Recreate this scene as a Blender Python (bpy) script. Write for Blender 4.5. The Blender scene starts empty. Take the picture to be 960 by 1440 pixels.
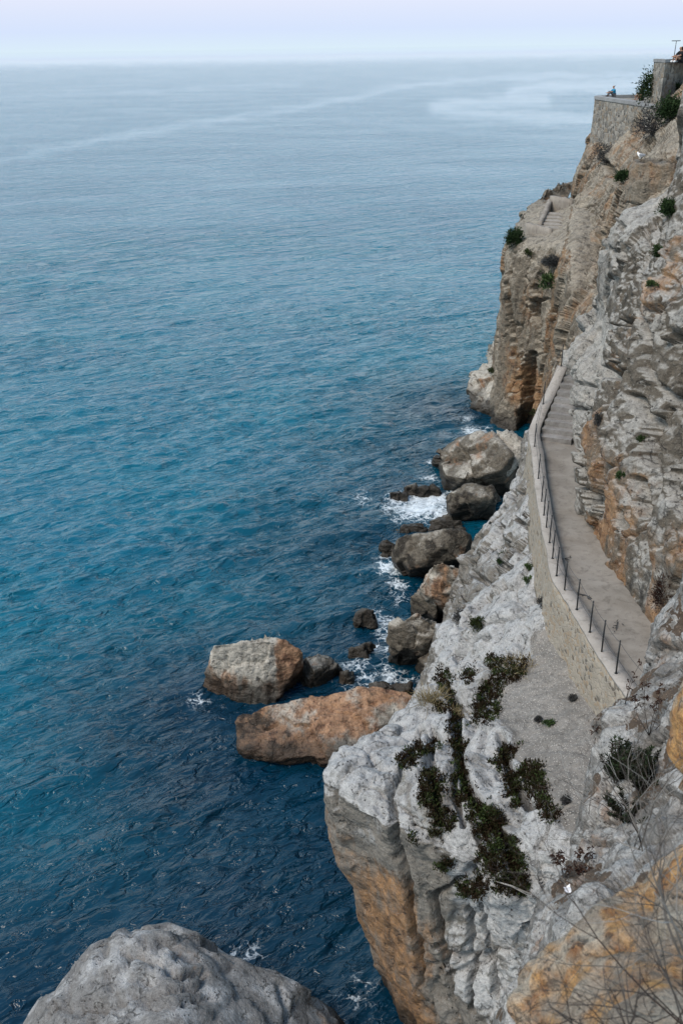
import bpy, bmesh, math, random
import numpy as np
from mathutils import Vector, Matrix
from mathutils.bvhtree import BVHTree

scene = bpy.context.scene
COL = scene.collection
RNG = np.random.default_rng(7)

# ------------------------------------------------------------------ camera
CAM_Z = 26.0
PITCH = math.radians(25.0)
ROLL = math.radians(0.8)
FPX = 1400.0
CP, SP = math.cos(PITCH), math.sin(PITCH)
CR, SR = math.cos(ROLL), math.sin(ROLL)


def ray(u, v):
    """Direction (per metre of optical depth) of a photograph pixel."""
    x, y = (u - 480.0) / FPX, (720.0 - v) / FPX
    a = x * CR + y * SR
    b = -x * SR + y * CR
    return np.array([a, CP + b * SP, -SP + b * CP])


def pz(u, v, z):
    d = ray(u, v)
    t = (z - CAM_Z) / d[2]
    return np.array([0, 0, CAM_Z]) + d * t


def py(u, v, y):
    d = ray(u, v)
    return np.array([0, 0, CAM_Z]) + d * (y / d[1])


cam_data = bpy.data.cameras.new('camera')
cam = bpy.data.objects.new('camera', cam_data)
COL.objects.link(cam)
Fw = Vector((0, CP, -SP)); Rt = Vector((1, 0, 0)); Up = Vector((0, SP, CP))
Xc = Rt * CR - Up * SR
Yc = Rt * SR + Up * CR
mw = Matrix.Identity(4)
for i in range(3):
    mw[i][0] = Xc[i]; mw[i][1] = Yc[i]; mw[i][2] = -Fw[i]
mw[2][3] = CAM_Z
cam.matrix_world = mw
cam_data.sensor_fit = 'VERTICAL'
cam_data.sensor_height = 36.0
cam_data.lens = 36.0 * FPX / 1440.0
cam_data.clip_start = 0.1
cam_data.clip_end = 90000
cam_data.dof.use_dof = True
cam_data.dof.focus_distance = 30.0
cam_data.dof.aperture_fstop = 3.2
scene.camera = cam


def project(P):
    d = P - np.array([0, 0, CAM_Z])
    c = d[:, 1] * CP - d[:, 2] * SP
    b = (d[:, 1] * SP + d[:, 2] * CP) / c; a = d[:, 0] / c
    x = a * CR - b * SR; y = a * SR + b * CR
    return 480 + FPX * x, 720 - FPX * y


def seg_dist(U, V, pts):
    out = np.full(len(U), 1e9)
    for (x0, y0), (x1, y1) in zip(pts[:-1], pts[1:]):
        dx, dy = x1 - x0, y1 - y0
        t = np.clip(((U - x0) * dx + (V - y0) * dy) / (dx * dx + dy * dy + 1e-9), 0, 1)
        out = np.minimum(out, np.hypot(U - x0 - t * dx, V - y0 - t * dy))
    return out


def carve(lines):
    """Depth of clefts: each line is (width px, depth m, points)."""
    U, V = CTX['U'], CTX['V']
    wob = 2.5 * fbm(np.stack([U / 14, V / 14, U * 0], 1), 3, 900)
    d = np.zeros(len(U))
    for w, dep, pts in lines:
        if len(pts) == 1:
            r = np.hypot(U - pts[0][0], (V - pts[0][1]) * .8) + wob
        else:
            r = seg_dist(U + wob, V + wob * .5, pts)
        d = np.maximum(d, dep * (1 - sstep(.25 * w, 1.1 * w, r)))
    return d


# ------------------------------------------------------------------ noise
def _hash(ix, iy, iz, seed):
    h = (ix.astype(np.int64) * 374761393 + iy.astype(np.int64) * 668265263
         + iz.astype(np.int64) * 2147483647 + seed * 1274126177) & 0xFFFFFFFF
    h = ((h ^ (h >> 13)) * 1274126177) & 0xFFFFFFFF
    h = ((h ^ (h >> 16)) * 2246822519) & 0xFFFFFFFF
    return h ^ (h >> 15)


_G = np.array([[1, 1, 0], [-1, 1, 0], [1, -1, 0], [-1, -1, 0], [1, 0, 1], [-1, 0, 1], [1, 0, -1], [-1, 0, -1],
               [0, 1, 1], [0, -1, 1], [0, 1, -1], [0, -1, -1], [1, 1, 0], [-1, 1, 0], [0, -1, 1], [0, -1, -1]], float)


def perlin(P, seed=0):
    i = np.floor(P).astype(np.int64)
    f = P - i
    w = f * f * f * (f * (f * 6 - 15) + 10)
    out = np.zeros(len(P))
    for dx in (0, 1):
        wx = w[:, 0] if dx else 1 - w[:, 0]
        for dy in (0, 1):
            wy = w[:, 1] if dy else 1 - w[:, 1]
            for dz in (0, 1):
                wz = w[:, 2] if dz else 1 - w[:, 2]
                g = _G[_hash(i[:, 0] + dx, i[:, 1] + dy, i[:, 2] + dz, seed) & 15]
                out += wx * wy * wz * (g[:, 0] * (f[:, 0] - dx) + g[:, 1] * (f[:, 1] - dy) + g[:, 2] * (f[:, 2] - dz))
    return out


def fbm(P, octaves=4, seed=0, gain=0.5, lac=2.03):
    out = 0; a = 1.0
    for k in range(octaves):
        out = out + a * perlin(P, seed + k * 17)
        P = P * lac + 11.3
        a *= gain
    return out


def billow(P, octaves=4, seed=0, gain=0.5):
    """Rounded lumps with sharp creases between them."""
    out = 0; a = 1.0
    for k in range(octaves):
        out = out + a * (np.abs(perlin(P, seed + k * 17)) * 2 - 0.5)
        P = P * 2.07 + 5.1
        a *= gain
    return out


def worley(P, seed=0):
    i = np.floor(P).astype(np.int64)
    f1 = np.full(len(P), 9.0); f2 = np.full(len(P), 9.0); cid = np.zeros(len(P), np.int64); cen = np.zeros_like(P)
    for dx in (-1, 0, 1):
        for dy in (-1, 0, 1):
            for dz in (-1, 0, 1):
                c = (i[:, 0] + dx, i[:, 1] + dy, i[:, 2] + dz)
                h = _hash(*c, seed)
                q = np.stack([c[0] + (h & 1023) / 1023.0, c[1] + ((h >> 10) & 1023) / 1023.0,
                              c[2] + ((h >> 20) & 1023) / 1023.0], 1)
                d = np.sqrt(((P - q) ** 2).sum(1))
                near = d < f1
                f2 = np.where(near, f1, np.minimum(f2, d))
                cid = np.where(near, h, cid)
                cen = np.where(near[:, None], q, cen)
                f1 = np.where(near, d, f1)
    return f1, f2, ((cid * 2654435761) & 0xFFFF) / 65535.0, cid, cen


def sstep(a, b, x):
    t = np.clip((x - a) / (b - a), 0, 1)
    return t * t * (3 - 2 * t)


# ------------------------------------------------------------------ objects
def mesh_np(name, V, F, mat=None, parent=None, smooth=True, attr=None, cols=None, kind=None, cast=None):
    """V (n,3), F (m,k) -> one mesh object."""
    V = np.asarray(V, np.float32); F = np.asarray(F, np.int32)
    me = bpy.data.meshes.new(name)
    me.vertices.add(len(V)); me.vertices.foreach_set('co', V.ravel())
    m, k = F.shape
    me.loops.add(m * k); me.loops.foreach_set('vertex_index', F.ravel())
    me.polygons.add(m)
    me.polygons.foreach_set('loop_start', np.arange(m, dtype=np.int32) * k)
    me.update(calc_edges=True)
    me.polygons.foreach_set('use_smooth', np.full(m, smooth))
    if attr is not None:
        a = me.color_attributes.new('mix', 'FLOAT_COLOR', 'POINT')
        c = np.ones((len(V), 4), np.float32)
        c[:, :attr.shape[1]] = attr
        a.data.foreach_set('color', c.ravel())
    o = bpy.data.objects.new(name, me)
    COL.objects.link(o)
    if mat: me.materials.append(mat)
    if parent: o.parent = parent
    return o


def tag(o, label, cat, group=None, kind=None):
    if label: o['label'] = label
    if cat: o['category'] = cat
    if group: o['group'] = group
    if kind: o['kind'] = kind
    return o


def thing(name, loc, label, cat, group=None):
    o = bpy.data.objects.new(name, None)
    COL.objects.link(o)
    o.empty_display_size = 0.3
    o.location = tuple(loc)
    return tag(o, label, cat, group)


def recentre(o, p):
    """Move an object's origin to p, keeping its vertices where they are."""
    p = Vector(tuple(p))
    o.data.transform(Matrix.Translation(-p))
    o.location = p
    return o


def part(name, V, F, mat, root, **kw):
    """A mesh given in world coordinates, parented to an unrotated root."""
    V = np.asarray(V, float) - np.array(root.location)
    return mesh_np(name, V, F, mat, root, **kw)


def crom(n_ctrl, n):
    """Catmull-Rom weights, n samples over n_ctrl points."""
    W = np.zeros((n, n_ctrl))
    for k, s in enumerate(np.linspace(0, n_ctrl - 1, n)):
        i = min(int(s), n_ctrl - 2); t = s - i
        w = (-.5 * t ** 3 + t * t - .5 * t, 1.5 * t ** 3 - 2.5 * t * t + 1, -1.5 * t ** 3 + 2 * t * t + .5 * t, .5 * t ** 3 - .5 * t * t)
        for j, wj in zip((i - 1, i, i + 1, i + 2), w):
            if j < 0:
                W[k, 0] += 2 * wj; W[k, 1] -= wj
            elif j >= n_ctrl:
                W[k, -1] += 2 * wj; W[k, -2] -= wj
            else:
                W[k, j] += wj
    return W


def gridfaces(nr, nc):
    i = np.arange(nr * nc).reshape(nr, nc)
    return np.stack([i[:-1, :-1].ravel(), i[:-1, 1:].ravel(), i[1:, 1:].ravel(), i[1:, :-1].ravel()], 1)


def gridnormals(P):
    du = np.gradient(P, axis=0); dv = np.gradient(P, axis=1)
    n = np.cross(du, dv)
    return n / (np.linalg.norm(n, axis=2, keepdims=True) + 1e-9)


CTX = {}


def sheet(name, ctrl, nr, nc, disp, mat, paint, flip=False, detail=None):
    C = np.asarray(ctrl, float)
    R, K = C.shape[:2]
    P = np.einsum('ai,ijk,bj->abk', crom(R, nr), C, crom(K, nc))
    N = gridnormals(P)
    s = 1 if ((np.array([0, 10, CAM_Z]) - P) * N).sum() > 0 else -1
    flip = s < 0
    N = N * s
    CTX['N0'] = N.reshape(-1, 3).copy(); CTX['U'], CTX['V'] = project(P.reshape(-1, 3))
    d = disp(P.reshape(-1, 3), N.reshape(-1, 3)).reshape(nr, nc, 1)
    P = P + N * d
    N = gridnormals(P) * s
    if detail is not None:
        P = P + N * detail(P.reshape(-1, 3), N.reshape(-1, 3)).reshape(nr, nc, 1)
        N = gridnormals(P) * s
    A = paint(P.reshape(-1, 3), N.reshape(-1, 3))
    F = gridfaces(nr, nc)
    if flip: F = F[:, ::-1]
    o = mesh_np(name, P.reshape(-1, 3), F, mat, attr=A)
    return o


def ico(sub):
    bm = bmesh.new()
    bmesh.ops.create_icosphere(bm, subdivisions=sub, radius=1.0)
    V = np.array([v.co for v in bm.verts]); F = np.array([[v.index for v in f.verts] for f in bm.faces])
    bm.free()
    return V, F


_ICO = {}


def hull_body(pts, sub, soft, disp):
    """Closed rock: convex hull of pts with rounded edges, displaced."""
    if sub not in _ICO: _ICO[sub] = ico(sub)
    D, F = _ICO[sub]
    pts = np.asarray(pts, float)
    c = (pts.max(0) + pts.min(0)) / 2
    c = .5 * c + .5 * pts.mean(0)
    sc = np.maximum((pts.max(0) - pts.min(0)) / 2, .05)
    D = D * sc; D = D / np.linalg.norm(D, axis=1, keepdims=True)
    bm = bmesh.new()
    for p in pts: bm.verts.new(p - c)
    bmesh.ops.convex_hull(bm, input=bm.verts)
    inv = np.zeros(len(D))
    bm.normal_update()
    for f in bm.faces:
        n = np.array(f.normal); h = n @ np.array(f.verts[0].co)
        if h < 0: n, h = -n, -h
        inv += np.maximum((D @ n) / max(h, 1e-3), 0) ** soft
    bm.free()
    r = inv ** (-1.0 / soft)
    V = c + D * r[:, None]
    N = vnormals(V, F)
    V = V + N * disp(V, N)[:, None]
    return V, F


def vnormals(V, F):
    n = np.cross(V[F[:, 1]] - V[F[:, 0]], V[F[:, 2]] - V[F[:, 0]])
    out = np.zeros_like(V)
    for k in range(3): 
        for ax in range(3):
            out[:, ax] += np.bincount(F[:, k], n[:, ax], len(V))
    return out / (np.linalg.norm(out, axis=1, keepdims=True) + 1e-12)


class MB:
    """Collects quads and tubes for one mesh."""
    def __init__(s): s.V = []; s.F = []; s.T = []; s.n = 0
    def add(s, V, F, tone=0.5):
        s.V.append(np.asarray(V, float)); s.F.append(np.asarray(F) + s.n); s.n += len(V)
        s.T.append(np.full(len(V), tone))
    def tube(s, pts, radii, sides=5, tone=.5):
        pts = np.asarray(pts, float); n = len(pts)
        t = np.gradient(pts, axis=0); t /= np.linalg.norm(t, axis=1, keepdims=True) + 1e-9
        a = np.cross(t, [0.13, 0.37, 0.92]); a /= np.linalg.norm(a, axis=1, keepdims=True) + 1e-9
        b = np.cross(t, a)
        ang = np.linspace(0, 2 * np.pi, sides, endpoint=False)
        r = np.asarray(radii, float).reshape(-1, 1, 1) * np.ones((n, 1, 1))
        V = pts[:, None] + r * (np.cos(ang)[None, :, None] * a[:, None] + np.sin(ang)[None, :, None] * b[:, None])
        F = []
        for i in range(n - 1):
            for j in range(sides):
                k = (j + 1) % sides
                F.append([i * sides + j, i * sides + k, (i + 1) * sides + k, (i + 1) * sides + j])
        V = V.reshape(-1, 3)
        V = np.vstack([V, pts[:1], pts[-1:]])
        c0, c1 = n * sides, n * sides + 1
        for j in range(sides):
            k = (j + 1) % sides
            F.append([k, j, c0, c0]); F.append([(n - 1) * sides + j, (n - 1) * sides + k, c1, c1])
        s.add(V, F, tone)
    def box(s, lo, hi, tone=.5):
        lo = np.asarray(lo, float); hi = np.asarray(hi, float)
        V = np.array([[x, y, z] for z in (lo[2], hi[2]) for y in (lo[1], hi[1]) for x in (lo[0], hi[0])])
        s.add(V, [[0, 2, 3, 1], [4, 5, 7, 6], [0, 1, 5, 4], [2, 6, 7, 3], [0, 4, 6, 2], [1, 3, 7, 5]], tone)
    def build(s, name, mat, root=None, smooth=True, world=True, **kw):
        V = np.vstack(s.V); F = np.vstack(s.F); T = np.concatenate(s.T)
        # drop doubled corners (triangles stored as quads)
        me_attr = np.stack([T, T, T], 1)
        if root is not None and world: V = V - np.array(root.location)
        tri = F[:, 2] == F[:, 3]
        o = mesh_mixed(name, V, F[~tri], F[tri][:, :3], mat, root, smooth, me_attr)
        return o


def mesh_mixed(name, V, Q, T, mat, parent, smooth, attr):
    V = np.asarray(V, np.float32)
    me = bpy.data.meshes.new(name)
    me.vertices.add(len(V)); me.vertices.foreach_set('co', V.ravel())
    loops = np.concatenate([np.asarray(Q, np.int32).ravel(), np.asarray(T, np.int32).ravel()])
    me.loops.add(len(loops)); me.loops.foreach_set('vertex_index', loops)
    st = np.concatenate([np.arange(len(Q)) * 4, len(Q) * 4 + np.arange(len(T)) * 3]).astype(np.int32)
    me.polygons.add(len(st)); me.polygons.foreach_set('loop_start', st)
    me.update(calc_edges=True)
    me.polygons.foreach_set('use_smooth', np.full(len(st), smooth))
    a = me.color_attributes.new('mix', 'FLOAT_COLOR', 'POINT')
    c = np.ones((len(V), 4), np.float32); c[:, :3] = attr
    a.data.foreach_set('color', c.ravel())
    o = bpy.data.objects.new(name, me); COL.objects.link(o)
    if mat: me.materials.append(mat)
    if parent: o.parent = parent
    return o


# ------------------------------------------------------------------ materials
class NT:
    def __init__(s, name):
        s.m = bpy.data.materials.new(name); s.m.use_nodes = True
        s.t = s.m.node_tree; s.t.nodes.clear()
        s.out = s.n('ShaderNodeOutputMaterial')
        s.b = s.n('ShaderNodeBsdfPrincipled')
        s.t.links.new(s.b.outputs[0], s.out.inputs[0])
    def n(s, typ, **kw):
        o = s.t.nodes.new(typ)
        for k, v in kw.items(): setattr(o, k, v)
        return o
    def set(s, inp, v):
        if hasattr(v, 'links') or isinstance(v, bpy.types.NodeSocket): s.t.links.new(v, inp)
        elif isinstance(v, (tuple, list)) and len(v) == 3 and inp.type == 'RGBA': inp.default_value = (*v, 1)
        else: inp.default_value = v
    def pos(s): return s.n('ShaderNodeNewGeometry').outputs['Position']
    def nz(s):
        x = s.n('ShaderNodeSeparateXYZ'); s.set(x.inputs[0], s.n('ShaderNodeNewGeometry').outputs['Normal'])
        return x.outputs[2]
    def xyz(s, v):
        x = s.n('ShaderNodeSeparateXYZ'); s.set(x.inputs[0], v); return x.outputs
    def obj(s): return s.n('ShaderNodeTexCoord').outputs['Object']
    def scale(s, v, k):
        m = s.n('ShaderNodeMapping'); s.set(m.inputs['Vector'], v); m.inputs['Scale'].default_value = k if isinstance(k, tuple) else (k, k, k)
        return m.outputs[0]
    def noise(s, vec, sc, det=4, rough=.55, dist=0.0, col=False):
        x = s.n('ShaderNodeTexNoise'); s.set(x.inputs['Vector'], vec)
        x.inputs['Scale'].default_value = sc; x.inputs['Detail'].default_value = det
        x.inputs['Roughness'].default_value = rough; x.inputs['Distortion'].default_value = dist
        return x.outputs['Color' if col else 'Fac']
    def voro(s, vec, sc, feature='F1', rnd=1.0, out='Distance', metric='EUCLIDEAN'):
        x = s.n('ShaderNodeTexVoronoi', feature=feature, distance=metric); s.set(x.inputs['Vector'], vec)
        x.inputs['Scale'].default_value = sc; x.inputs['Randomness'].default_value = rnd
        return x.outputs[out]
    def ramp(s, f, a, b, lo=0.0, hi=1.0, smooth=True):
        x = s.n('ShaderNodeMapRange', interpolation_type='SMOOTHSTEP' if smooth else 'LINEAR')
        s.set(x.inputs[0], f); x.inputs[1].default_value = a; x.inputs[2].default_value = b
        x.inputs[3].default_value = lo; x.inputs[4].default_value = hi
        return x.outputs[0]
    def math(s, op, a, b=0.0, c=None):
        x = s.n('ShaderNodeMath', operation=op); s.set(x.inputs[0], a); s.set(x.inputs[1], b)
        if c is not None: s.set(x.inputs[2], c)
        return x.outputs[0]
    def mix(s, f, a, b, mode='MIX'):
        x = s.n('ShaderNodeMix', data_type='RGBA', blend_type=mode)
        s.set(x.inputs[0], f); s.set(x.inputs[6], a); s.set(x.inputs[7], b)
        return x.outputs[2]
    def bump(s, h, strength, dist, normal=None):
        x = s.n('ShaderNodeBump'); x.inputs['Strength'].default_value = strength if not isinstance(strength, bpy.types.NodeSocket) else 1
        if isinstance(strength, bpy.types.NodeSocket): s.set(x.inputs['Strength'], strength)
        x.inputs['Distance'].default_value = dist
        s.set(x.inputs['Height'], h)
        if normal is not None: s.set(x.inputs['Normal'], normal)
        return x.outputs[0]
    def attr(s, name='mix'):
        a = s.n('ShaderNodeAttribute', attribute_name=name)
        x = s.n('ShaderNodeSeparateColor'); s.t.links.new(a.outputs['Color'], x.inputs[0])
        return x.outputs
    def done(s, color=None, rough=None, normal=None, spec=None):
        if color is not None: s.set(s.b.inputs['Base Color'], color)
        if rough is not None: s.set(s.b.inputs['Roughness'], rough)
        if normal is not None: s.set(s.b.inputs['Normal'], normal)
        if spec is not None: s.b.inputs['Specular IOR Level'].default_value = spec
        return s.m


def rock_mat(name, grey=(.19, .187, .183), pale=(.42, .415, .41), ochre=(.40, .235, .115), rust=(.26, .115, .05),
             dark=(.035, .033, .03), sc=1.0, fine=1.0, streak=.35, tide=1.0, joints=.7, soil=None, cv=1.0, facet=1.0):
    """Weathered limestone; vertex channels: r ochre stain, g bleached, b dark crust."""
    t = NT(name)
    p = t.pos(); at = t.attr()
    n_big = t.noise(p, .55 * sc, 5, .6, .4)
    n_mid = t.noise(p, 2.3 * sc, 6, .62, .3)
    n_fin = t.noise(p, 11 * sc, 5, .65)
    n_grn = t.noise(p, 45 * sc, 3, .7)
    stv = t.scale(p, (1.6 * sc, 1.6 * sc, .22 * sc))
    n_st = t.noise(stv, 1.5, 5, .6, .6)
    # bleached limestone over grey
    f = t.ramp(t.math('ADD', t.math('MULTIPLY', at[1], 1.15), t.math('MULTIPLY', t.math('SUBTRACT', n_mid, .5), 1.3)), .32, .78)
    col = t.mix(f, grey, pale)
    # ochre and rust stains
    fo = t.math('ADD', at[0], t.math('MULTIPLY', t.math('SUBTRACT', n_big, .5), 1.5))
    fo = t.math('ADD', fo, t.math('MULTIPLY', t.math('SUBTRACT', n_st, .5), 1.1))
    oc = t.mix(t.ramp(n_mid, .4, .72), ochre, rust)
    oc = t.mix(t.ramp(n_fin, .45, .7, 0, .45), oc, tuple(.6 * a + .4 * b for a, b in zip(ochre, pale)))
    col = t.mix(t.ramp(fo, .35, .95, 0, .92), col, oc)
    # dark crust and vertical streaks
    fd = t.math('ADD', at[2], t.math('MULTIPLY', t.math('SUBTRACT', n_mid, .5), 1.1))
    col = t.mix(t.ramp(fd, .45, .95, 0, .92), col, dark)
    col = t.mix(t.ramp(n_st, .56, .72, 0, streak), col, tuple(.5 * c for c in grey))
    # uneven weathering, freckles, joints, pits and mineral grain
    def mul(c, f): return t.mix(1.0, c, f, 'MULTIPLY')
    col = mul(col, t.ramp(n_mid, .28, .72, 1 + .25 * cv, 1 - .36 * cv, False))
    col = mul(col, t.ramp(t.noise(t.scale(p, (1, 1, 2.2)), 5.5 * sc, 5, .7, .5), .3, .7, 1 - .38 * cv, 1 + .30 * cv, False))
    col = t.mix(t.ramp(n_fin, .55, .74, 0, .7), col, tuple(.3 * c for c in grey))
    col = t.mix(t.ramp(n_fin, .44, .26, 0, .45), col, tuple(1.1 * c for c in pale))
    wv = t.n('ShaderNodeVectorMath', operation='ADD'); t.set(wv.inputs[0], t.scale(p, (1, 1, 1.5)))
    ws = t.n('ShaderNodeVectorMath', operation='SCALE'); t.set(ws.inputs[0], t.noise(p, 1.7 * sc, 4, .6, 0, True)); ws.inputs['Scale'].default_value = .7 / sc
    t.set(wv.inputs[1], ws.outputs[0])
    j1 = t.voro(wv.outputs[0], .85 * sc, 'DISTANCE_TO_EDGE'); j2 = t.voro(wv.outputs[0], 2.6 * sc, 'DISTANCE_TO_EDGE')
    jm = t.math('MAXIMUM', t.math('MULTIPLY', t.ramp(j1, .035, .008), t.ramp(n_mid, .50, .60)), t.math('MULTIPLY', t.ramp(j2, .05, .012), t.ramp(n_st, .54, .66)))
    jm = t.math('MULTIPLY', jm, joints)
    col = t.mix(t.math('MULTIPLY', jm, .85), col, dark)
    pit = t.voro(p, 5.5 * sc)
    pm = t.math('MULTIPLY', t.ramp(pit, .22, .08), t.ramp(n_mid, .46, .6))
    col = t.mix(t.math('MULTIPLY', pm, .85), col, dark)
    v = t.ramp(n_grn, .25, .75, .55, 1.45, False)
    col = mul(col, v)
    if soil:
        al = t.n('ShaderNodeAttribute', attribute_name='mix').outputs['Alpha']
        sm = t.ramp(t.math('ADD', t.math('SUBTRACT', 1.0, al), t.math('MULTIPLY', t.math('SUBTRACT', n_fin, .5), .9)), .35, .62)
        sc_ = t.mix(t.ramp(t.noise(p, 2.0, 4, .6), .35, .65), soil, tuple(.72 * q for q in soil))
        sc_ = t.mix(t.ramp(t.voro(p, 17), .28, .16), sc_, tuple(1.9 * q for q in soil))
        sc_ = mul(sc_, t.ramp(n_grn, .25, .75, .7, 1.3, False))
        col = t.mix(sm, col, sc_)
    # tide mark: wet black band above the waterline
    z = t.xyz(p)[2]
    wet = t.ramp(t.math('ADD', z, t.math('MULTIPLY', t.math('SUBTRACT', n_big, .5), 1.6)), 1.15 * tide, .35 * tide)
    col = t.mix(t.math('MULTIPLY', wet, .88), col, (.022, .018, .014))
    fa = t.voro(wv.outputs[0], 1.5 * sc, 'F1', 1.0, 'Distance', 'MANHATTAN'); fb = t.voro(wv.outputs[0], 4.2 * sc, 'F1', 1.0, 'Distance', 'MANHATTAN')
    h = t.math('ADD', t.math('MULTIPLY', n_mid, .15), t.math('MULTIPLY', n_fin, -.40))
    h = t.math('SUBTRACT', h, t.math('ADD', t.math('MULTIPLY', fa, .62 * facet), t.math('MULTIPLY', fb, .22 * facet)))
    h = t.math('ADD', h, t.math('MULTIPLY', n_grn, .16))
    h = t.math('SUBTRACT', h, t.math('MULTIPLY', t.math('MAXIMUM', pm, jm), .6))
    nb = t.bump(h, .8, .16 * fine / sc)
    rg = t.math('SUBTRACT', .88, t.math('MULTIPLY', wet, .5))
    return t.done(col, rg, nb, .25)
# ------------------------------------------------------------------ light
SUN_EL, SUN_AZ = math.radians(52), math.radians(238)     # azimuth clockwise from +Y: behind and left of the view
world = bpy.data.worlds.new('World'); scene.world = world; world.use_nodes = True
wt = world.node_tree; wt.nodes.clear()
wo = wt.nodes.new('ShaderNodeOutputWorld'); wb = wt.nodes.new('ShaderNodeBackground')
sky = wt.nodes.new('ShaderNodeTexSky'); sky.sky_type = 'NISHITA'; sky.sun_disc = False
sky.sun_elevation = SUN_EL; sky.sun_rotation = SUN_AZ; sky.altitude = 0
sky.air_density = 1.0; sky.dust_density = 2.5; sky.ozone_density = 2.0
# thin even cloud over the whole dome: the clear sky mixed with a pale veil
veil = wt.nodes.new('ShaderNodeMix'); veil.data_type = 'RGBA'; veil.inputs[0].default_value = 0.78
wt.links.new(sky.outputs[0], veil.inputs[6])
tc = wt.nodes.new('ShaderNodeTexCoord'); sx = wt.nodes.new('ShaderNodeSeparateXYZ')
wt.links.new(tc.outputs['Generated'], sx.inputs[0])
vr = wt.nodes.new('ShaderNodeValToRGB'); wt.links.new(sx.outputs[2], vr.inputs[0])
els = vr.color_ramp.elements
for q, c in ((0.0, (4.3, 5.2, 5.9)), (0.016, (3.95, 4.6, 6.0)), (0.03, (4.1, 4.55, 5.8)), (0.05, (4.5, 4.6, 5.6)), (0.10, (6.8, 7.5, 7.8)), (0.3, (6.2, 7.9, 8.3)), (0.6, (2.4, 3.9, 5.6)), (1.0, (1.6, 2.8, 4.6))):
    e = els[0] if q == 0.0 else (els[-1] if q == 1.0 else els.new(q))
    e.position = q; e.color = (*[x / 9 for x in c], 1)
vs = wt.nodes.new('ShaderNodeVectorMath'); vs.operation = 'SCALE'; vs.inputs['Scale'].default_value = 9.0
wt.links.new(vr.outputs[0], vs.inputs[0]); wt.links.new(vs.outputs[0], veil.inputs[7])
wt.links.new(veil.outputs[2], wb.inputs[0]); wb.inputs[1].default_value = 0.10
wt.links.new(wb.outputs[0], wo.inputs[0])
sun_d = bpy.data.lights.new('sun', 'SUN'); sun_d.energy = 1.6; sun_d.angle = math.radians(28); sun_d.color = (1, .88, .74)
sun = bpy.data.objects.new('sun', sun_d); COL.objects.link(sun)
sdir = Vector((math.sin(SUN_AZ) * math.cos(SUN_EL), math.cos(SUN_AZ) * math.cos(SUN_EL), math.sin(SUN_EL)))
sun.rotation_euler = sdir.to_track_quat('Z', 'Y').to_euler()
scene.view_settings.view_transform = 'Standard'; scene.view_settings.look = 'None'
scene.view_settings.exposure = 1.0; scene.view_settings.gamma = 1.0
scene.view_settings.use_curve_mapping = False
scene.cycles.max_bounces = 5; scene.cycles.diffuse_bounces = 2; scene.cycles.glossy_bounces = 2
scene.cycles.use_denoising = True

# ------------------------------------------------------------------ sea
COAST = np.array([pz(*q, 0)[:2] for q in ((658, 580), (640, 640), (615, 690), (555, 760), (600, 830), (545, 900), (590, 960),
                                         (470, 1080), (360, 1080), (300, 990), (430, 960), (520, 1200), (560, 1440), (330, 1330), (60, 1420))])


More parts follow.
